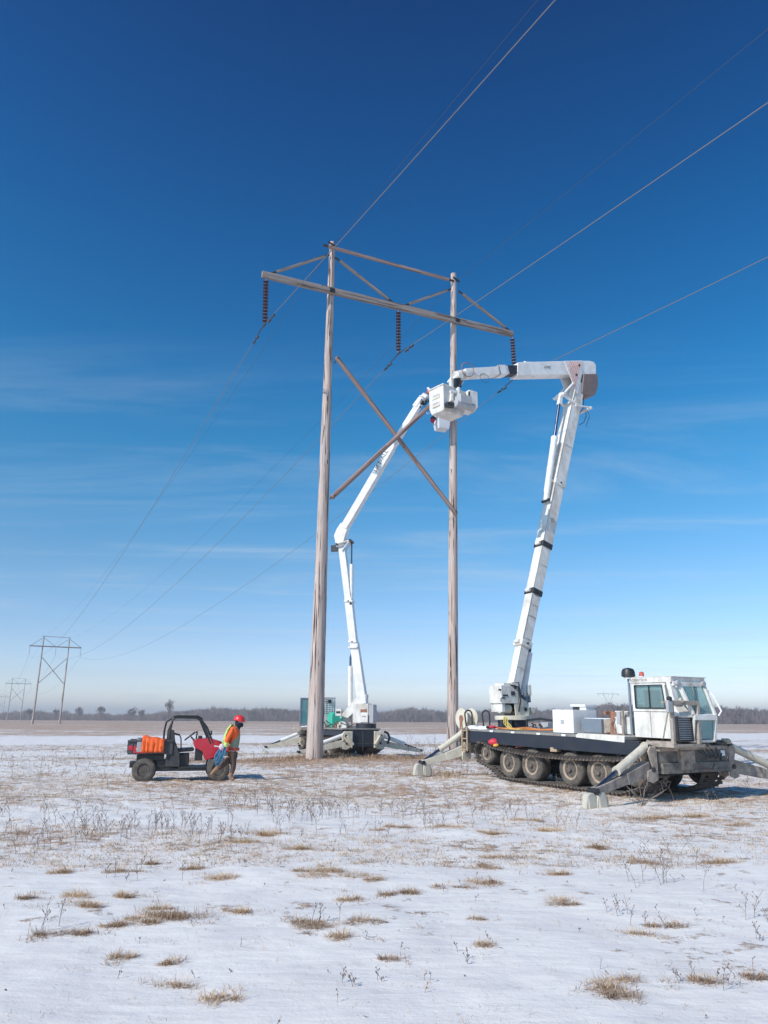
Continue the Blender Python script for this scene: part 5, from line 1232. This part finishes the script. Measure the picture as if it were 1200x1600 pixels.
# upper boom
m = MB(); e0 = Q(529, 845); 
pr = [(523.5, 838), (527, 829), (534, 818), (546, 823), (541, 838), (537, 852), (527, 856)]
pts = [Q(*q) for q in pr]; k = len(pts); vs = [p - n2_ * .19 for p in pts] + [p + n2_ * .19 for p in pts]
m.add(vs, [tuple(range(k)), tuple(range(2 * k - 1, k - 1, -1))] + [(i, (i + 1) % k, k + (i + 1) % k, k + i) for i in range(k)])
m.beam(Q(538, 826), Q(612, 700), .34, .44, up=tuple(n2_)); m.beam(Q(611, 702), Q(655, 632), .28, .36, up=tuple(n2_))
ub2 = m.build('upper_boom', WHITEC, CLM, world=True, bevel=.02)
m = MB(); m.mat(0)
for s_ in (-1, 1):
    o_ = n2_ * .2 * s_; m.beam(Q(529, 851) + o_, Q(548, 846) + o_, .05, .12, up=tuple(n2_)); m.beam(Q(548, 846) + o_, Q(536, 862) + o_, .05, .10, up=tuple(n2_))
m.mat(1).cyl(Q(549, 846) - n2_ * .28, Q(549, 846) + n2_ * .28, .07, n=12); m.cyl(Q(528, 852) - n2_ * .26, Q(528, 852) + n2_ * .26, .06, n=12); m.beam(Q(523, 852), Q(523, 862), .35, .1, up=tuple(n2_)); m.build('linkage', [WHITE, BLACKS], CLM, world=True, bevel=.005)
Xa = (Q(612, 700) - Q(590, 737.5)).normalized(); Ya = n2_.cross(Xa); Ya = Ya if Ya.z > 0 else -Ya
Z_ = Xa.cross(Ya); M_ = Matrix((Xa, Ya, Z_)).transposed().to_4x4(); M_.translation = Q(597, 722.5) - n2_ * .224 + Ya * .01
text('boom_lettering', 'LIFT-ALL', .32, INK, ub2, WM(CLM).inverted() @ M_, .002, 0, (1.0, .8))
# tip machinery + second basket
m = MB(); m.mat(0).cyl(Q(650, 640) + Vector((0, 0, .1)), Q(661, 624) + Vector((0, 0, .1)), .22, .20, n=16); m.cyl(Q(660, 618), Q(667, 622), .16, n=14)
m.mat(1)
g = random.Random(4)
for k in range(14):
    a = Q(g.uniform(656, 670), g.uniform(622, 642), g.uniform(-.2, .2)); m.beam(a, a + Vector((g.uniform(-.2, .2), g.uniform(-.1, .1), g.uniform(-.25, .2))), g.uniform(.04, .12), g.uniform(.04, .12))
m.mat(2).cyl(Q(668, 612), Q(673, 613), .12, n=10); m.mat(0).beam(Q(668, 606), Q(674, 612), .08, .1); m.tube([Q(664, 640), Q(668, 647), Q(676, 643)], .015, 5); m.build('boom_tip', [WHITEC, BLACKS, pmat('orange_plastic', (.75, .13, .05), .5)], CLM, world=True, bevel=.006)
p_ = atY(690.5, 672, 32.75)
tub(CLM, p_, Vector((.93, .36, 0)), Vector((-.36, .93, 0)), .60, .60, 1.1, pmat('grey_white_tub', (.66, .66, .68), .4, dirt=(.4, .38, .38), dscale=3, damt=.3))
o = thing('tool_pouch', 'dark red and black tool pouch hanging below the white basket beside the right pole', 'pouch', tuple(atY(682, 654, 32.5)))
m = MB(); c = atY(677, 656, 32.5); m.mat(0).sphere(c + Vector((0, 0, .06)), .14, 10, 7, (1, .7, .9)); m.mat(1).sphere(c + Vector((-.04, -.05, -.06)), .11, 10, 6, (1, .6, 1.2)); m.mat(0).tube([c, c + Vector((.02, 0, .35))], .02, 5); m.tube([c + Vector((0, 0, -.1)), c + Vector((.05, 0, -.3))], .015, 5); m.build('pouch_body', [BLACK, pmat('crimson_fabric', (.45, .015, .06), .8)], o, world=True)

#--SECTION-UTV
# ------------------------------------------------------------------ utility vehicle
UT = thing('utility_vehicle', 'red and black open utility vehicle with roof cage, parked beside the worker', 'utility vehicle', (-6.25, 20.45, 0), (0, 0, R(15)))
UT.scale = (.86, .86, .86)
def atv_wheel(x, y, s, steer=0):
    r = .345; z = .34; m = MB()
    m.lathe((x, y, z), (x, y + s * .2, z), [(-.08, .02), (-.08, .14), (.0, .16), (.01, .185), (-.24, .185)], 20)
    for k in range(4): t = R(45 + 90 * k); m.mat(1).beam((x + .03 * math.cos(t), y - s * .06, z + .03 * math.sin(t)), (x + .15 * math.cos(t), y - s * .02, z + .15 * math.sin(t)), .05, .03, up=(0, 1, 0))
    m.cyl((x, y - s * .08, z), (x, y - s * .02, z), .05, n=10)
    w_ = m.build('wheel', [BLACKS, STEEL], UT)
    t_ = MB(); t_.lathe((x, y, z), (x, y + s * .2, z), [(.0, .175), (.03, .20), (.035, .25), (.01, .325), (-.03, r - .005), (-.22, r - .005), (-.26, .32), (-.28, .24), (-.26, .18)], 32)
    for k in range(28):
        t = 2 * math.pi * k / 28; c, q = math.cos(t), math.sin(t)
        for yy, ph in ((-.06, 0), (-.14, .11), (-.21, 0)):
            c, q = math.cos(t + ph), math.sin(t + ph); a = Vector((x + c * r, y + s * (yy - .03), z + q * r)); b = Vector((x + c * r, y + s * (yy + .03), z + q * r)); t_.beam(a, b, .035, .022, up=(c, 0, q))
    t_.build('tyre', RUBBER, w_)
for x in (0, 2.22):
    atv_wheel(x, 0.0, -1); atv_wheel(x, 1.36, 1)
Y0, Y1 = .08, 1.28
def bothsides(f):
    f(Y0, -1); f(Y1, 1)
m = MB()   # chassis, floor, rear box
m.box(.30, 1.95, Y0 + .08, Y1 - .08, .30, .40); m.box(-.45, .75, .35, 1.0, .40, .58); m.box(-.25, .55, .12, 1.25, .62, .78); m.box(1.9, 2.55, .35, 1.0, .32, .55); m.cyl((0, .05, .33), (0, 1.3, .33), .04, n=8); m.cyl((2.22, .05, .33), (2.22, 1.3, .33), .035, n=8)
m.box(.35, .85, .15, 1.2, .40, .62); m.cyl((.1, .25, .35), (.15, .3, .75), .05, n=10); m.cyl((2.2, .25, .35), (2.15, .3, .8), .045, n=10); m.beam((.9, .07, .33), (1.9, .07, .33), .06, .05); m.beam((.9, 1.29, .33), (1.9, 1.29, .33), .06, .05); m.build('chassis', BLACK, UT, bevel=.01)
m = MB()   # cargo bed (open box)
m.box(-.52, .80, Y0 - .05, Y1 + .05, .80, .86)
for y in (Y0 - .05, Y1 + .01): m.box(-.52, .80, y, y + .04, .86, 1.20)
m.box(-.54, -.50, Y0 - .05, Y1 + .05, .84, 1.19); m.box(.76, .80, Y0 - .01, Y1 + .01, .86, 1.22)
for y in (Y0 - .06, Y1 + .05): m.beam((-.54, y, 1.20), (.80, y, 1.20), .06, .05)
for x in (-.4, -.1, .2, .62): m.box(x, x + .03, Y0 - .062, Y0 - .05, .86, 1.18)
bed = m.build('cargo_bed', pmat('grey_black_plastic', (.055, .055, .06), .55, dirt=(.16, .14, .13), dscale=4, damt=.5), UT, bevel=.015)
m = MB(); m.box(-.50, -.38, Y0 - .07, Y0 - .051, .92, 1.06); m.build('tail_light', REDB, bed, bevel=.01)
m = MB(); m.box(-.36, .10, Y0 - .070, Y0 - .051, .84, 1.04); m.mat(1).box(-.28, -.16, Y0 - .076, Y0 - .070, .94, .99); m.build('side_decal', [REDP, pmat('yellow_decal', (.8, .5, .1), .5)], bed)
# seat base & seats
m = MB(); m.box(.85, 1.32, Y0 + .1, Y1 - .1, .42, .80); m.prism([(.78, .84), (1.42, .88), (1.46, .93), (1.44, .98), (.80, .94)], Y0 + .08, Y1 - .08, 'y'); m.prism([(.72, .90), (.92, .90), (.80, 1.40), (.62, 1.45)], Y0 + .08, Y1 - .08, 'y')
m.build('seat', BLACK, UT, bevel=.03)
def netting(y, s):
    m = MB(); m.prism([(.62, .45), (1.05, .42), (1.02, .80), (.86, 1.15), (.80, 1.50), (.62, 1.52)], y - .02, y + .02, 'y'); return m.build('side_panel', pmat('dark_grey_net', (.045, .045, .05), .9, dirt=(.12, .11, .11), dscale=6, damt=.5, bump=.5, bscale=15), UT, bevel=.01)
bothsides(netting)
m = MB(); m.prism([(1.0, .36), (1.98, .36), (2.0, .44), (1.62, .42), (1.0, .44)], Y0 + .0, Y1 - .0, 'y'); m.build('floor', BLACK, UT, bevel=.01)
# roll cage
def cage(y, s):
    m = MB(); yy = y
    m.tube([(.66, yy, .80), (.67, yy, 1.2), (.69, yy, 1.6), (.73, yy, 1.83), (.84, yy, 1.90), (1.46, yy, 1.89), (1.60, yy, 1.82), (1.84, yy, 1.32), (1.94, yy, 1.10)], .033, 10)
    m.tube([(.50, yy + s * -.05, .95), (.50, yy + s * -.05, 1.5), (.54, yy, 1.75), (.70, yy, 1.86)], .024, 8); m.tube([(.60, yy, .9), (.62, yy, 1.5), (.74, yy, 1.84)], .022, 8)
    m.tube([(.80, yy, 1.40), (.98, yy, 1.36), (1.03, yy, 1.25), (1.05, yy, .98)], .018, 8)
    m.tube([(1.58, yy, 1.86), (1.80, yy, 1.60), (2.02, yy, 1.12)], .028, 8)
    m.build('roll_bar', BLACKS, UT)
    q = MB(); q.tube([(1.82, yy + .0, 1.86), (1.98, yy, 1.95 - .42), (2.10, yy, 1.20)], .022, 6)
bothsides(cage)
m = MB()
for a in ((.80, 1.88), (1.52, 1.86), (.69, 1.5), (1.93, 1.14)): m.tube([(a[0], Y0, a[1]), (a[0], Y1, a[1])], .03, 8)
for k in range(5): y = Y0 + .15 + .22 * k; m.tube([(.60, y, .9), (.62, y, 1.5), (.76, y, 1.86)], .018, 6)
m.tube([(.72, Y0, 1.2), (.72, Y1, 1.2)], .02, 6); m.build('cage_crossbar', BLACKS, UT)
m = MB(); m.prism([(.72, 1.90), (.88, 1.925), (1.48, 1.915), (1.66, 1.84), (1.65, 1.88), (1.50, 1.96), (.88, 1.965), (.73, 1.94)], Y0 - .03, Y1 + .03, 'y'); m.build('roof', BLACK, UT, bevel=.015)
m = MB(); quadpane(m, [(1.66, Y0 + .06, 1.80), (1.66, Y1 - .06, 1.80), (1.96, Y1 - .06, 1.22), (1.96, Y0 + .06, 1.22)], .006); m.build('windscreen', GLASS, UT)
# dash + hood
m = MB(); m.prism([(1.40, 1.17), (1.50, 1.25), (1.92, 1.27), (2.35, 1.14), (2.64, 1.01), (2.68, .93), (2.62, .87), (2.22, .88), (2.04, .68), (1.80, .62), (1.70, .88), (1.46, 1.0)], Y0 - .02, Y1 + .02, 'y'); m.mat(1).prism([(2.05, 1.02), (2.4, .98), (2.38, 1.0), (2.06, 1.06)], Y0 - .026, Y0 - .02, 'y'); m.build('hood', [REDP, LABELW], UT, bevel=.025)
m = MB(); m.prism([(1.90, .64), (2.05, .64), (2.26, .84), (2.72, .84), (2.74, .72), (2.60, .74), (2.36, .74), (2.16, .62), (2.02, .36), (1.86, .36)], Y0 - .06, Y0 + .10, 'y'); m.prism([(1.90, .64), (2.05, .64), (2.26, .84), (2.72, .84), (2.74, .72), (2.60, .74), (2.36, .74), (2.16, .62), (2.02, .36), (1.86, .36)], Y1 - .10, Y1 + .06, 'y'); m.box(2.6, 2.78, .2, 1.15, .45, .80); m.build('front_fender', pmat('grey_green_plastic', (.075, .085, .09), .5, dirt=(.15, .14, .13), dscale=5, damt=.4), UT, bevel=.015)
for y in (Y0 + .015, Y1 - .015): m = MB(); m.sphere((2.50, y, .80), .055, 12, 8, (1.4, .6, .9)); m.build('headlight', LIGHTL, UT)
m = MB(); m.box(1.50, 1.72, Y0 + .1, Y1 - .1, .60, 1.10); m.tube([(1.58, .45, 1.05), (1.33, .45, 1.31)], .025, 8); m.box(1.56, 1.68, .3, .7, 1.25, 1.34); m.cyl((1.50, .7, 1.2), (1.52, .7, 1.42), .025, n=6); m.sphere((1.51, .7, 1.44), .035, 8, 6); m.build('dashboard', BLACK, UT, bevel=.01)
m = MB(); c = Vector((1.30, .45, 1.33)); ax2 = Vector((-.62, 0, .78)).normalized(); e1 = Vector((0, 1, 0)); e2 = ax2.cross(e1)
m.tube([c + (e1 * math.cos(t_) + e2 * math.sin(t_)) * .19 for t_ in [2 * math.pi * k / 24 for k in range(25)]], .02, 8)
for a_ in (30, 150, 270): m.beam(c, c + (e1 * math.cos(R(a_)) + e2 * math.sin(R(a_))) * .18, .035, .015, up=tuple(ax2))
m.cyl(c - ax2 * .02, c + ax2 * .02, .05, n=12); m.build('steering_wheel', BLACK, UT)
m = MB(); m.tube([(1.84, Y0 - .03, 1.42), (1.92, Y0 - .12, 1.48)], .012, 5); m.mat(1).lathe((1.92, Y0 - .14, 1.44), (2.0, Y0 - .16, 1.44), [(0, .05), (.02, .075), (.03, .07)], 14); m.build('side_mirror', [BLACKS, BLACK], UT)
# load in the bed
UM = WM(UT)
def uw(x, y, z): return UM @ Vector((x, y, z))
o = thing('orange_tarp', 'bright orange fabric bundle draped over the side of the utility vehicle bed', 'tarp', tuple(uw(.1, .1, 1.2)))
from math import sin
m = MB(); nx, nz = 16, 12; g = random.Random(8); vs = []
prof_ = [(.55, 1.20), (.42, 1.26), (.28, 1.31), (.14, 1.34), (.04, 1.33), (-.05, 1.31), (-.11, 1.24), (-.12, 1.12), (-.115, 1.0), (-.12, .92), (-.115, .86)]
for i in range(nx + 1):
    x = -.12 + .66 * i / nx; fold = .010 * math.sin(i * 1.9) + .006 * math.sin(i * 3.1 + 1); cut = 1 - .35 * max(0, math.sin(i * .9 - 1.2)) * (i > 8)
    cut = 1
    for j, (y, z) in enumerate(prof_):
        k = max(0, j - 5) / 5; vs.append(tuple(uw(x + .01 * g.gauss(0, 1), Y0 + y - fold * (1 + k) - .01, (z if j < 6 else 1.29 - (1.29 - z) * cut) + .012 * math.sin(i * .8) * (j < 6) - .10 * (i / nx) * (j < 6))))
n_ = len(prof_); m.add(vs, [(i * n_ + j, (i + 1) * n_ + j, (i + 1) * n_ + j + 1, i * n_ + j + 1) for i in range(nx) for j in range(n_ - 1)]); ob = m.build('cloth', ORANGE, o, world=True, smooth=60)
md = ob.modifiers.new('thick', 'SOLIDIFY'); md.thickness = .02; md.offset = 1
o = thing('plastic_bin', 'small grey bin standing at the left end of the orange bundle in the vehicle bed', 'bin', tuple(uw(-.18, .12, .87)))
m = MB(); M_ = UM @ Matrix.Translation((-.19, .12, .87)); m.prism([(-.07, -.12), (.07, -.12), (.08, .14), (-.08, .14)], 0, .40, 'z', M_); m.box(-.09, .09, -.15, .16, .40, .43, M_); m.build('bin_body', pmat('pale_grey_plastic', (.38, .41, .44), .5), o, world=True, bevel=.012)
o = thing('fuel_can', 'dark grey jug lying among the load at the front end of the vehicle bed', 'fuel can', tuple(uw(.65, .35, .87)))
m = MB(); M_ = UM @ Matrix.Translation((.64, .30, .87)); m.prism([(-.10, 0), (.10, 0), (.10, .30), (.04, .37), (-.06, .37), (-.10, .32)], -.13, .13, 'y', M_); m.build('can_body', BLACK, o, world=True, bevel=.02)

# ------------------------------------------------------------------ worker
PX0, PD = 362, 20.62
SC = 60.3
Pb = atY(PX0 - 2.5, 1221, PD)
def pp(px, py, y=0.): return Vector(((px - PX0) / SC, y, (1221 - py) / SC))
WK = thing('person', 'worker in orange jacket, lime vest and red hard hat carrying blue rope', 'person', (Pb.x, PD, 0.02))
def skinmesh(name, chains, mat, parent, lvl=2, root=0):
    """chains: list of (list of (point, radius_x, radius_y), attach index or None)"""
    vs = []; es = []; rad = []
    for ch, att in chains:
        prev = att
        for p, rx, ry in ch:
            vs.append(tuple(p)); rad.append((rx, ry)); i = len(vs) - 1
            if prev is not None: es.append((prev, i))
            prev = i
    me = bpy.data.meshes.new(name); me.from_pydata(vs, es, []); o = bpy.data.objects.new(name, me); COL.objects.link(o)
    sk = o.modifiers.new('skin', 'SKIN'); me.skin_vertices[0].data[root].use_root = True
    for i, (a, b) in enumerate(rad): me.skin_vertices[0].data[i].radius = (a, b)
    for i in range(len(vs)): me.skin_vertices[0].data[i].use_root = (i == root)
    sb = o.modifiers.new('sub', 'SUBSURF'); sb.levels = sb.render_levels = lvl
    dg = bpy.context.evaluated_depsgraph_get(); m2 = bpy.data.meshes.new_from_object(o.evaluated_get(dg))
    bpy.data.objects.remove(o); m2.name = name; m2.materials.clear(); m2.materials.append(mat)
    m2.polygons.foreach_set('material_index', [0] * len(m2.polygons)); m2.polygons.foreach_set('use_smooth', [True] * len(m2.polygons))
    r = bpy.data.objects.new(name, m2); COL.objects.link(r); r.parent = parent
    return r
hip = pp(363.5, 1177); wst = pp(365, 1168); chest = pp(366, 1153); upc = pp(365.5, 1143); neck = pp(369, 1138); head = pp(371.8, 1131.5)
shL, shR = pp(363, 1142, -.17), pp(367, 1142, .17); elL, elR = pp(356.5, 1156, -.24), pp(357, 1158, .20); wrL, wrR = pp(354, 1167.5, -.22), pp(352, 1168, .10)
knF, anF, toF = pp(367, 1197, -.06), pp(363, 1215, -.06), pp(367, 1218.5, -.08)
knB, anB, toB = pp(353, 1194, -.10), pp(339.5, 1203, -.12), pp(332.5, 1211.5, -.14)
body = [([(hip, .13, .11), (wst, .12, .11), (chest, .14, .12), (upc, .12, .10), (neck, .055, .055), (head, .085, .078), (pp(372.6, 1127.5), .07, .066)], None),
        ([(shL, .06, .055), (elL, .045, .042), (wrL, .030, .030), (pp(353.5, 1170, -.22), .034, .022)], 3), ([(shR, .06, .055), (elR, .045, .042), (wrR, .030, .030), (pp(351, 1170.5, .10), .034, .022)], 3)]
i0 = 7 + 8
body += [([(pp(364.5, 1180, -.09), .085, .085), (knF, .06, .06), (anF, .042, .042), (toF, .045, .035)], 0), ([(pp(361.5, 1179, .07), .085, .085), (knB, .06, .06), (anB, .042, .042), (toB, .045, .03)], 0)]
# five fingers per hand, hanging curled, thumb from the side of the palm
for hi, (hx, hy, hyy) in ((10, (353.5, 1170, -.22)), (14, (351, 1170.5, .10))):
    for k in range(4):
        a = pp(hx - 1.2 + .9 * k, hy + 1.6, hyy + .004 * k); body.append(([(a, .010, .010), (a + Vector((.006, -.01, -.032)), .009, .009), (a + Vector((-.004, -.03, -.052 + .004 * k)), .008, .008)], hi))
    a = pp(hx + 1.6, hy, hyy - .015); body.append(([(a, .012, .012), (a + Vector((.014, -.018, -.025)), .010, .010)], hi))
bd = skinmesh('body', body, SKIN, WK)
# face: nose, ears, brow
m = MB(); hd = head; m.sphere(hd + Vector((.085, 0, -.012)), .018, 8, 6, (1, .7, 1.3)); m.mat(1)
for s_ in (-1, 1): m.sphere(hd + Vector((.075, s_ * .032, .012)), .011, 8, 6)
m.mat(0)
for s_ in (-1, 1): m.sphere(hd + Vector((-.005, s_ * .082, 0)), .024, 8, 6, (.8, .35, 1.2))
m.mat(2).sphere(hd + Vector((.078, 0, -.045)), .016, 8, 5, (.5, 1.4, .4)); m.build('face', [SKIN, BLACK, pmat('lips', (.35, .12, .1), .5)], WK)
# balaclava round head and neck, glasses
m = MB(); m.sphere(hd + Vector((-.012, 0, -.005)), .112, 16, 12, (1.0, .88, 1.12)); m.lathe(neck + Vector((-.02, 0, -.05)), hd + Vector((-.01, 0, -.02)), [(0, .085), (.06, .078), (.12, .085)], 16); m.sphere(hd + Vector((.045, 0, -.06)), .065, 12, 8, (1, .9, 1)); m.build('balaclava', pmat('black_knit', (.018, .018, .028), .9, bump=.3, bscale=80), WK, smooth=80)
m = MB(); m.beam(hd + Vector((.098, -.07, .012)), hd + Vector((.098, .07, .012)), .02, .045); m.beam(hd + Vector((.095, -.075, .015)), hd + Vector((-.02, -.095, .02)), .012, .02); m.build('safety_glasses', pmat('pale_lens', (.55, .62, .75), .1), WK, bevel=.005)
# hard hat, tilted forward
HM = Matrix.Translation(hd + Vector((-.01, 0, .06))) @ Matrix.Rotation(R(12), 4, 'Y'); m = MB(); vs = []; n = 24
rows = [(.158, -.018), (.160, -.010), (.135, .0), (.132, .03), (.118, .075), (.088, .108), (.045, .124), (.0, .128)]
for r_, z_ in rows:
    for k in range(n):
        t = 2 * math.pi * k / n; bx = .03 * max(0, math.cos(t)) if z_ < 0 else 0; rg = .006 * (abs(math.sin(t)) < .12) * (z_ > .02); vs.append((math.cos(t) * (r_ * 1.08 + bx), math.sin(t) * r_ * .9, z_ + rg))
m.add(vs, [(j * n + k, j * n + (k + 1) % n, (j + 1) * n + (k + 1) % n, (j + 1) * n + k) for j in range(len(rows) - 1) for k in range(n)], HM); h_ = m.build('hard_hat', HELM, WK, smooth=60); md = h_.modifiers.new('thick', 'SOLIDIFY'); md.thickness = .006
# clothes
skinmesh('jacket', [([(pp(364.5, 1171), .132, .115), (wst, .132, .115), (chest, .150, .135), (upc, .135, .130), (pp(368.5, 1139.5), .085, .085)], None),
                    ([(shL, .085, .08), (elL, .072, .068), (wrL + Vector((0, 0, .04)), .052, .05)], 3), ([(shR, .085, .08), (elR, .072, .068), (wrR + Vector((0, 0, .04)), .052, .05)], 3)], ORANGE, WK)
skinmesh('trousers', [([(hip + Vector((0, 0, .02)), .13, .115)], None), ([(pp(364.5, 1181, -.09), .095, .09), (knF, .078, .075), (pp(364, 1211, -.06), .065, .065)], 0), ([(pp(361.5, 1181, .07), .095, .09), (knB, .078, .075), (pp(342, 1201.5, -.12), .075, .07)], 0)], BROWNP, WK)
for a, b, c_ in ((pp(364, 1206, -.06), anF, toF + Vector((.04, 0, 0))), (pp(345, 1199, -.11), anB, toB)):
    dd = (c_ - b).normalized()
    skinmesh('boot', [([(a, .072, .068), (b + Vector((0, 0, .0)), .068, .066), (b.lerp(c_, .55), .058, .055), (c_, .055, .042)], None)], BOOT, WK)
vest = skinmesh('vest', [([(pp(365, 1172), .142, .125), (wst + Vector((.01, 0, 0)), .144, .126), (chest + Vector((.015, 0, 0)), .156, .142), (upc + Vector((.012, 0, .01)), .11, .125)], None)], VESTG, WK)
# billowing lime back flap of the vest
m = MB(); fl = [(360, 1134), (355.5, 1140), (352.5, 1148), (350, 1156), (347, 1163)]; vs = []
for i, q in enumerate(fl):
    for j in range(6): yy = -.20 + .08 * j; vs.append(tuple(pp(q[0] - 1.2 * math.sin(j * 1.3 + i) - (0 if j else -.6), q[1], yy - .02 * i)))
for i, q in enumerate(fl):
    wd_ = [1, 2.4, 4, 6, 5][i] * .9
    for j in range(6): yy = -.20 + .08 * j; vs.append(tuple(pp(q[0] + wd_ + .5, q[1] + 1.2, yy - .02 * i)))
m.add(vs, [(i * 6 + j, i * 6 + j + 1, (i + 1) * 6 + j + 1, (i + 1) * 6 + j) for i in range(4) for j in range(5)] + [(30 + i * 6 + j, 30 + i * 6 + j + 1, 30 + (i + 1) * 6 + j + 1, 30 + (i + 1) * 6 + j) for i in range(4) for j in range(5)] + [(i * 6, (i + 1) * 6, 30 + (i + 1) * 6, 30 + i * 6) for i in range(4)])
f_ = m.build('vest_flap', LIME, WK, smooth=70, merge=True); md = f_.modifiers.new('thick', 'SOLIDIFY'); md.thickness = .008
def band(name, c, r_, h_, mat, ax_=(0, 0, 1), ecc=.88):
    m = MB(); m.lathe(c, Vector(c) + Vector(ax_), [(-h_ / 2, r_), (-h_ / 2, r_ + .008), (h_ / 2, r_ + .008), (h_ / 2, r_)], 20); return m.build(name, mat, WK)
band('cuff', wrL.lerp(elL, .25), .066, .11, LIME, tuple((elL - wrL).normalized()))
m = MB(); m.lathe(pp(365, 1174), pp(365.2, 1171), [(0, .148), (.06, .150), (.065, .135)], 20); m.build('tool_belt', pmat('red_orange_belt', (.55, .08, .05), .8, dirt=(.2, .05, .04), dscale=10, damt=.6), WK, smooth=50)
m = MB(); m.tube([pp(360, 1135, -.17), pp(356, 1143, -.25), pp(353.5, 1152, -.28)], .016, 6); m.build('reflective_strip', LIME, WK)
# blue rope coil in the hand
o = thing('rope_coil', 'loops of blue rope hanging from the hand of the worker in the red hard hat', 'rope', (Pb.x + wrL.x, PD - .22, .95))
m = MB(); g = random.Random(2)
for k in range(8):
    a = pp(352.5 + g.uniform(-1, 1), 1164 + g.uniform(0, 4), -.27); b = pp(341 + g.uniform(-1.5, 3.5), 1195 + g.uniform(-7, 2), -.34 + g.uniform(-.03, .05)); w_ = g.uniform(.03, .11)
    sd_ = Vector(((b - a).z, 0, -(b - a).x)).normalized(); pts = []
    for i in range(17):
        t = i / 16 * 2 * math.pi; pts.append(a.lerp(b, .5 - .5 * math.cos(t)) + sd_ * w_ * math.sin(t) + Vector((Pb.x, PD, .02)))
    m.tube(pts, .0075, 5)
m.build('strand', BLUEROPE, o, world=True)
o = thing('canvas_pouch', 'pale cloth strap bag tucked at the top of the blue rope loops', 'bag', (Pb.x - .2, PD - .3, .95)); m = MB(); m.sphere(pp(349, 1168.5, -.29) + Vector((Pb.x, PD, .02)), .06, 10, 8, (1.2, .7, 1.4)); m.build('bag_cloth', pmat('pale_pink_cloth', (.62, .50, .55), .9, bump=.3), o, world=True)

# bare shrub in front of the right machine -----------------------------------
g = random.Random(17); o = thing('bare_shrub', 'leaning bare shrub with grey twigs in front of the nearest outrigger of the right machine', 'shrub', (6.0, 15.3, 0))
m = MB(); base = atY(1003, 1254, 15.4); base.z = -.02
for k in range(9):
    a = g.uniform(.1, 1.2) * (1 if g.random() < .8 else -1); h = g.uniform(.35, .75); e = base + Vector((math.sin(a) * h, g.uniform(-.2, .2), math.cos(a) * h * .95)); mid = base.lerp(e, .5) + Vector((g.uniform(-.04, .04), 0, .04)); m.tube([base + Vector((g.uniform(-.06, .06), 0, 0)), mid, e], .009, 4, .004)
    for j in range(3): b = base.lerp(e, g.uniform(.4, .9)); m.tube([b, b + Vector((g.uniform(-.05, .22), g.uniform(-.1, .1), g.uniform(.05, .2)))], .005, 3, .002)
m.build('twigs', pmat('grey_twig', (.20, .16, .14), .9), o, world=True, smooth=0)

#--SECTION-HAZE
hz = MB(); hz.box(-3050, 3050, -3050, 3050, -1.5, 34)
hm = bpy.data.materials.new('haze_air'); hm.use_nodes = True; ntt = hm.node_tree; ntt.nodes.clear()
ho = ntt.nodes.new('ShaderNodeOutputMaterial'); pv_ = ntt.nodes.new('ShaderNodeVolumePrincipled')
pv_.inputs['Color'].default_value = (.97, .975, 1, 1); pv_.inputs['Density'].default_value = .0007; pv_.inputs['Anisotropy'].default_value = .2
ntt.links.new(pv_.outputs[0], ho.inputs['Volume'])
tag(hz.build('haze', hm, None, smooth=0), kind='stuff')
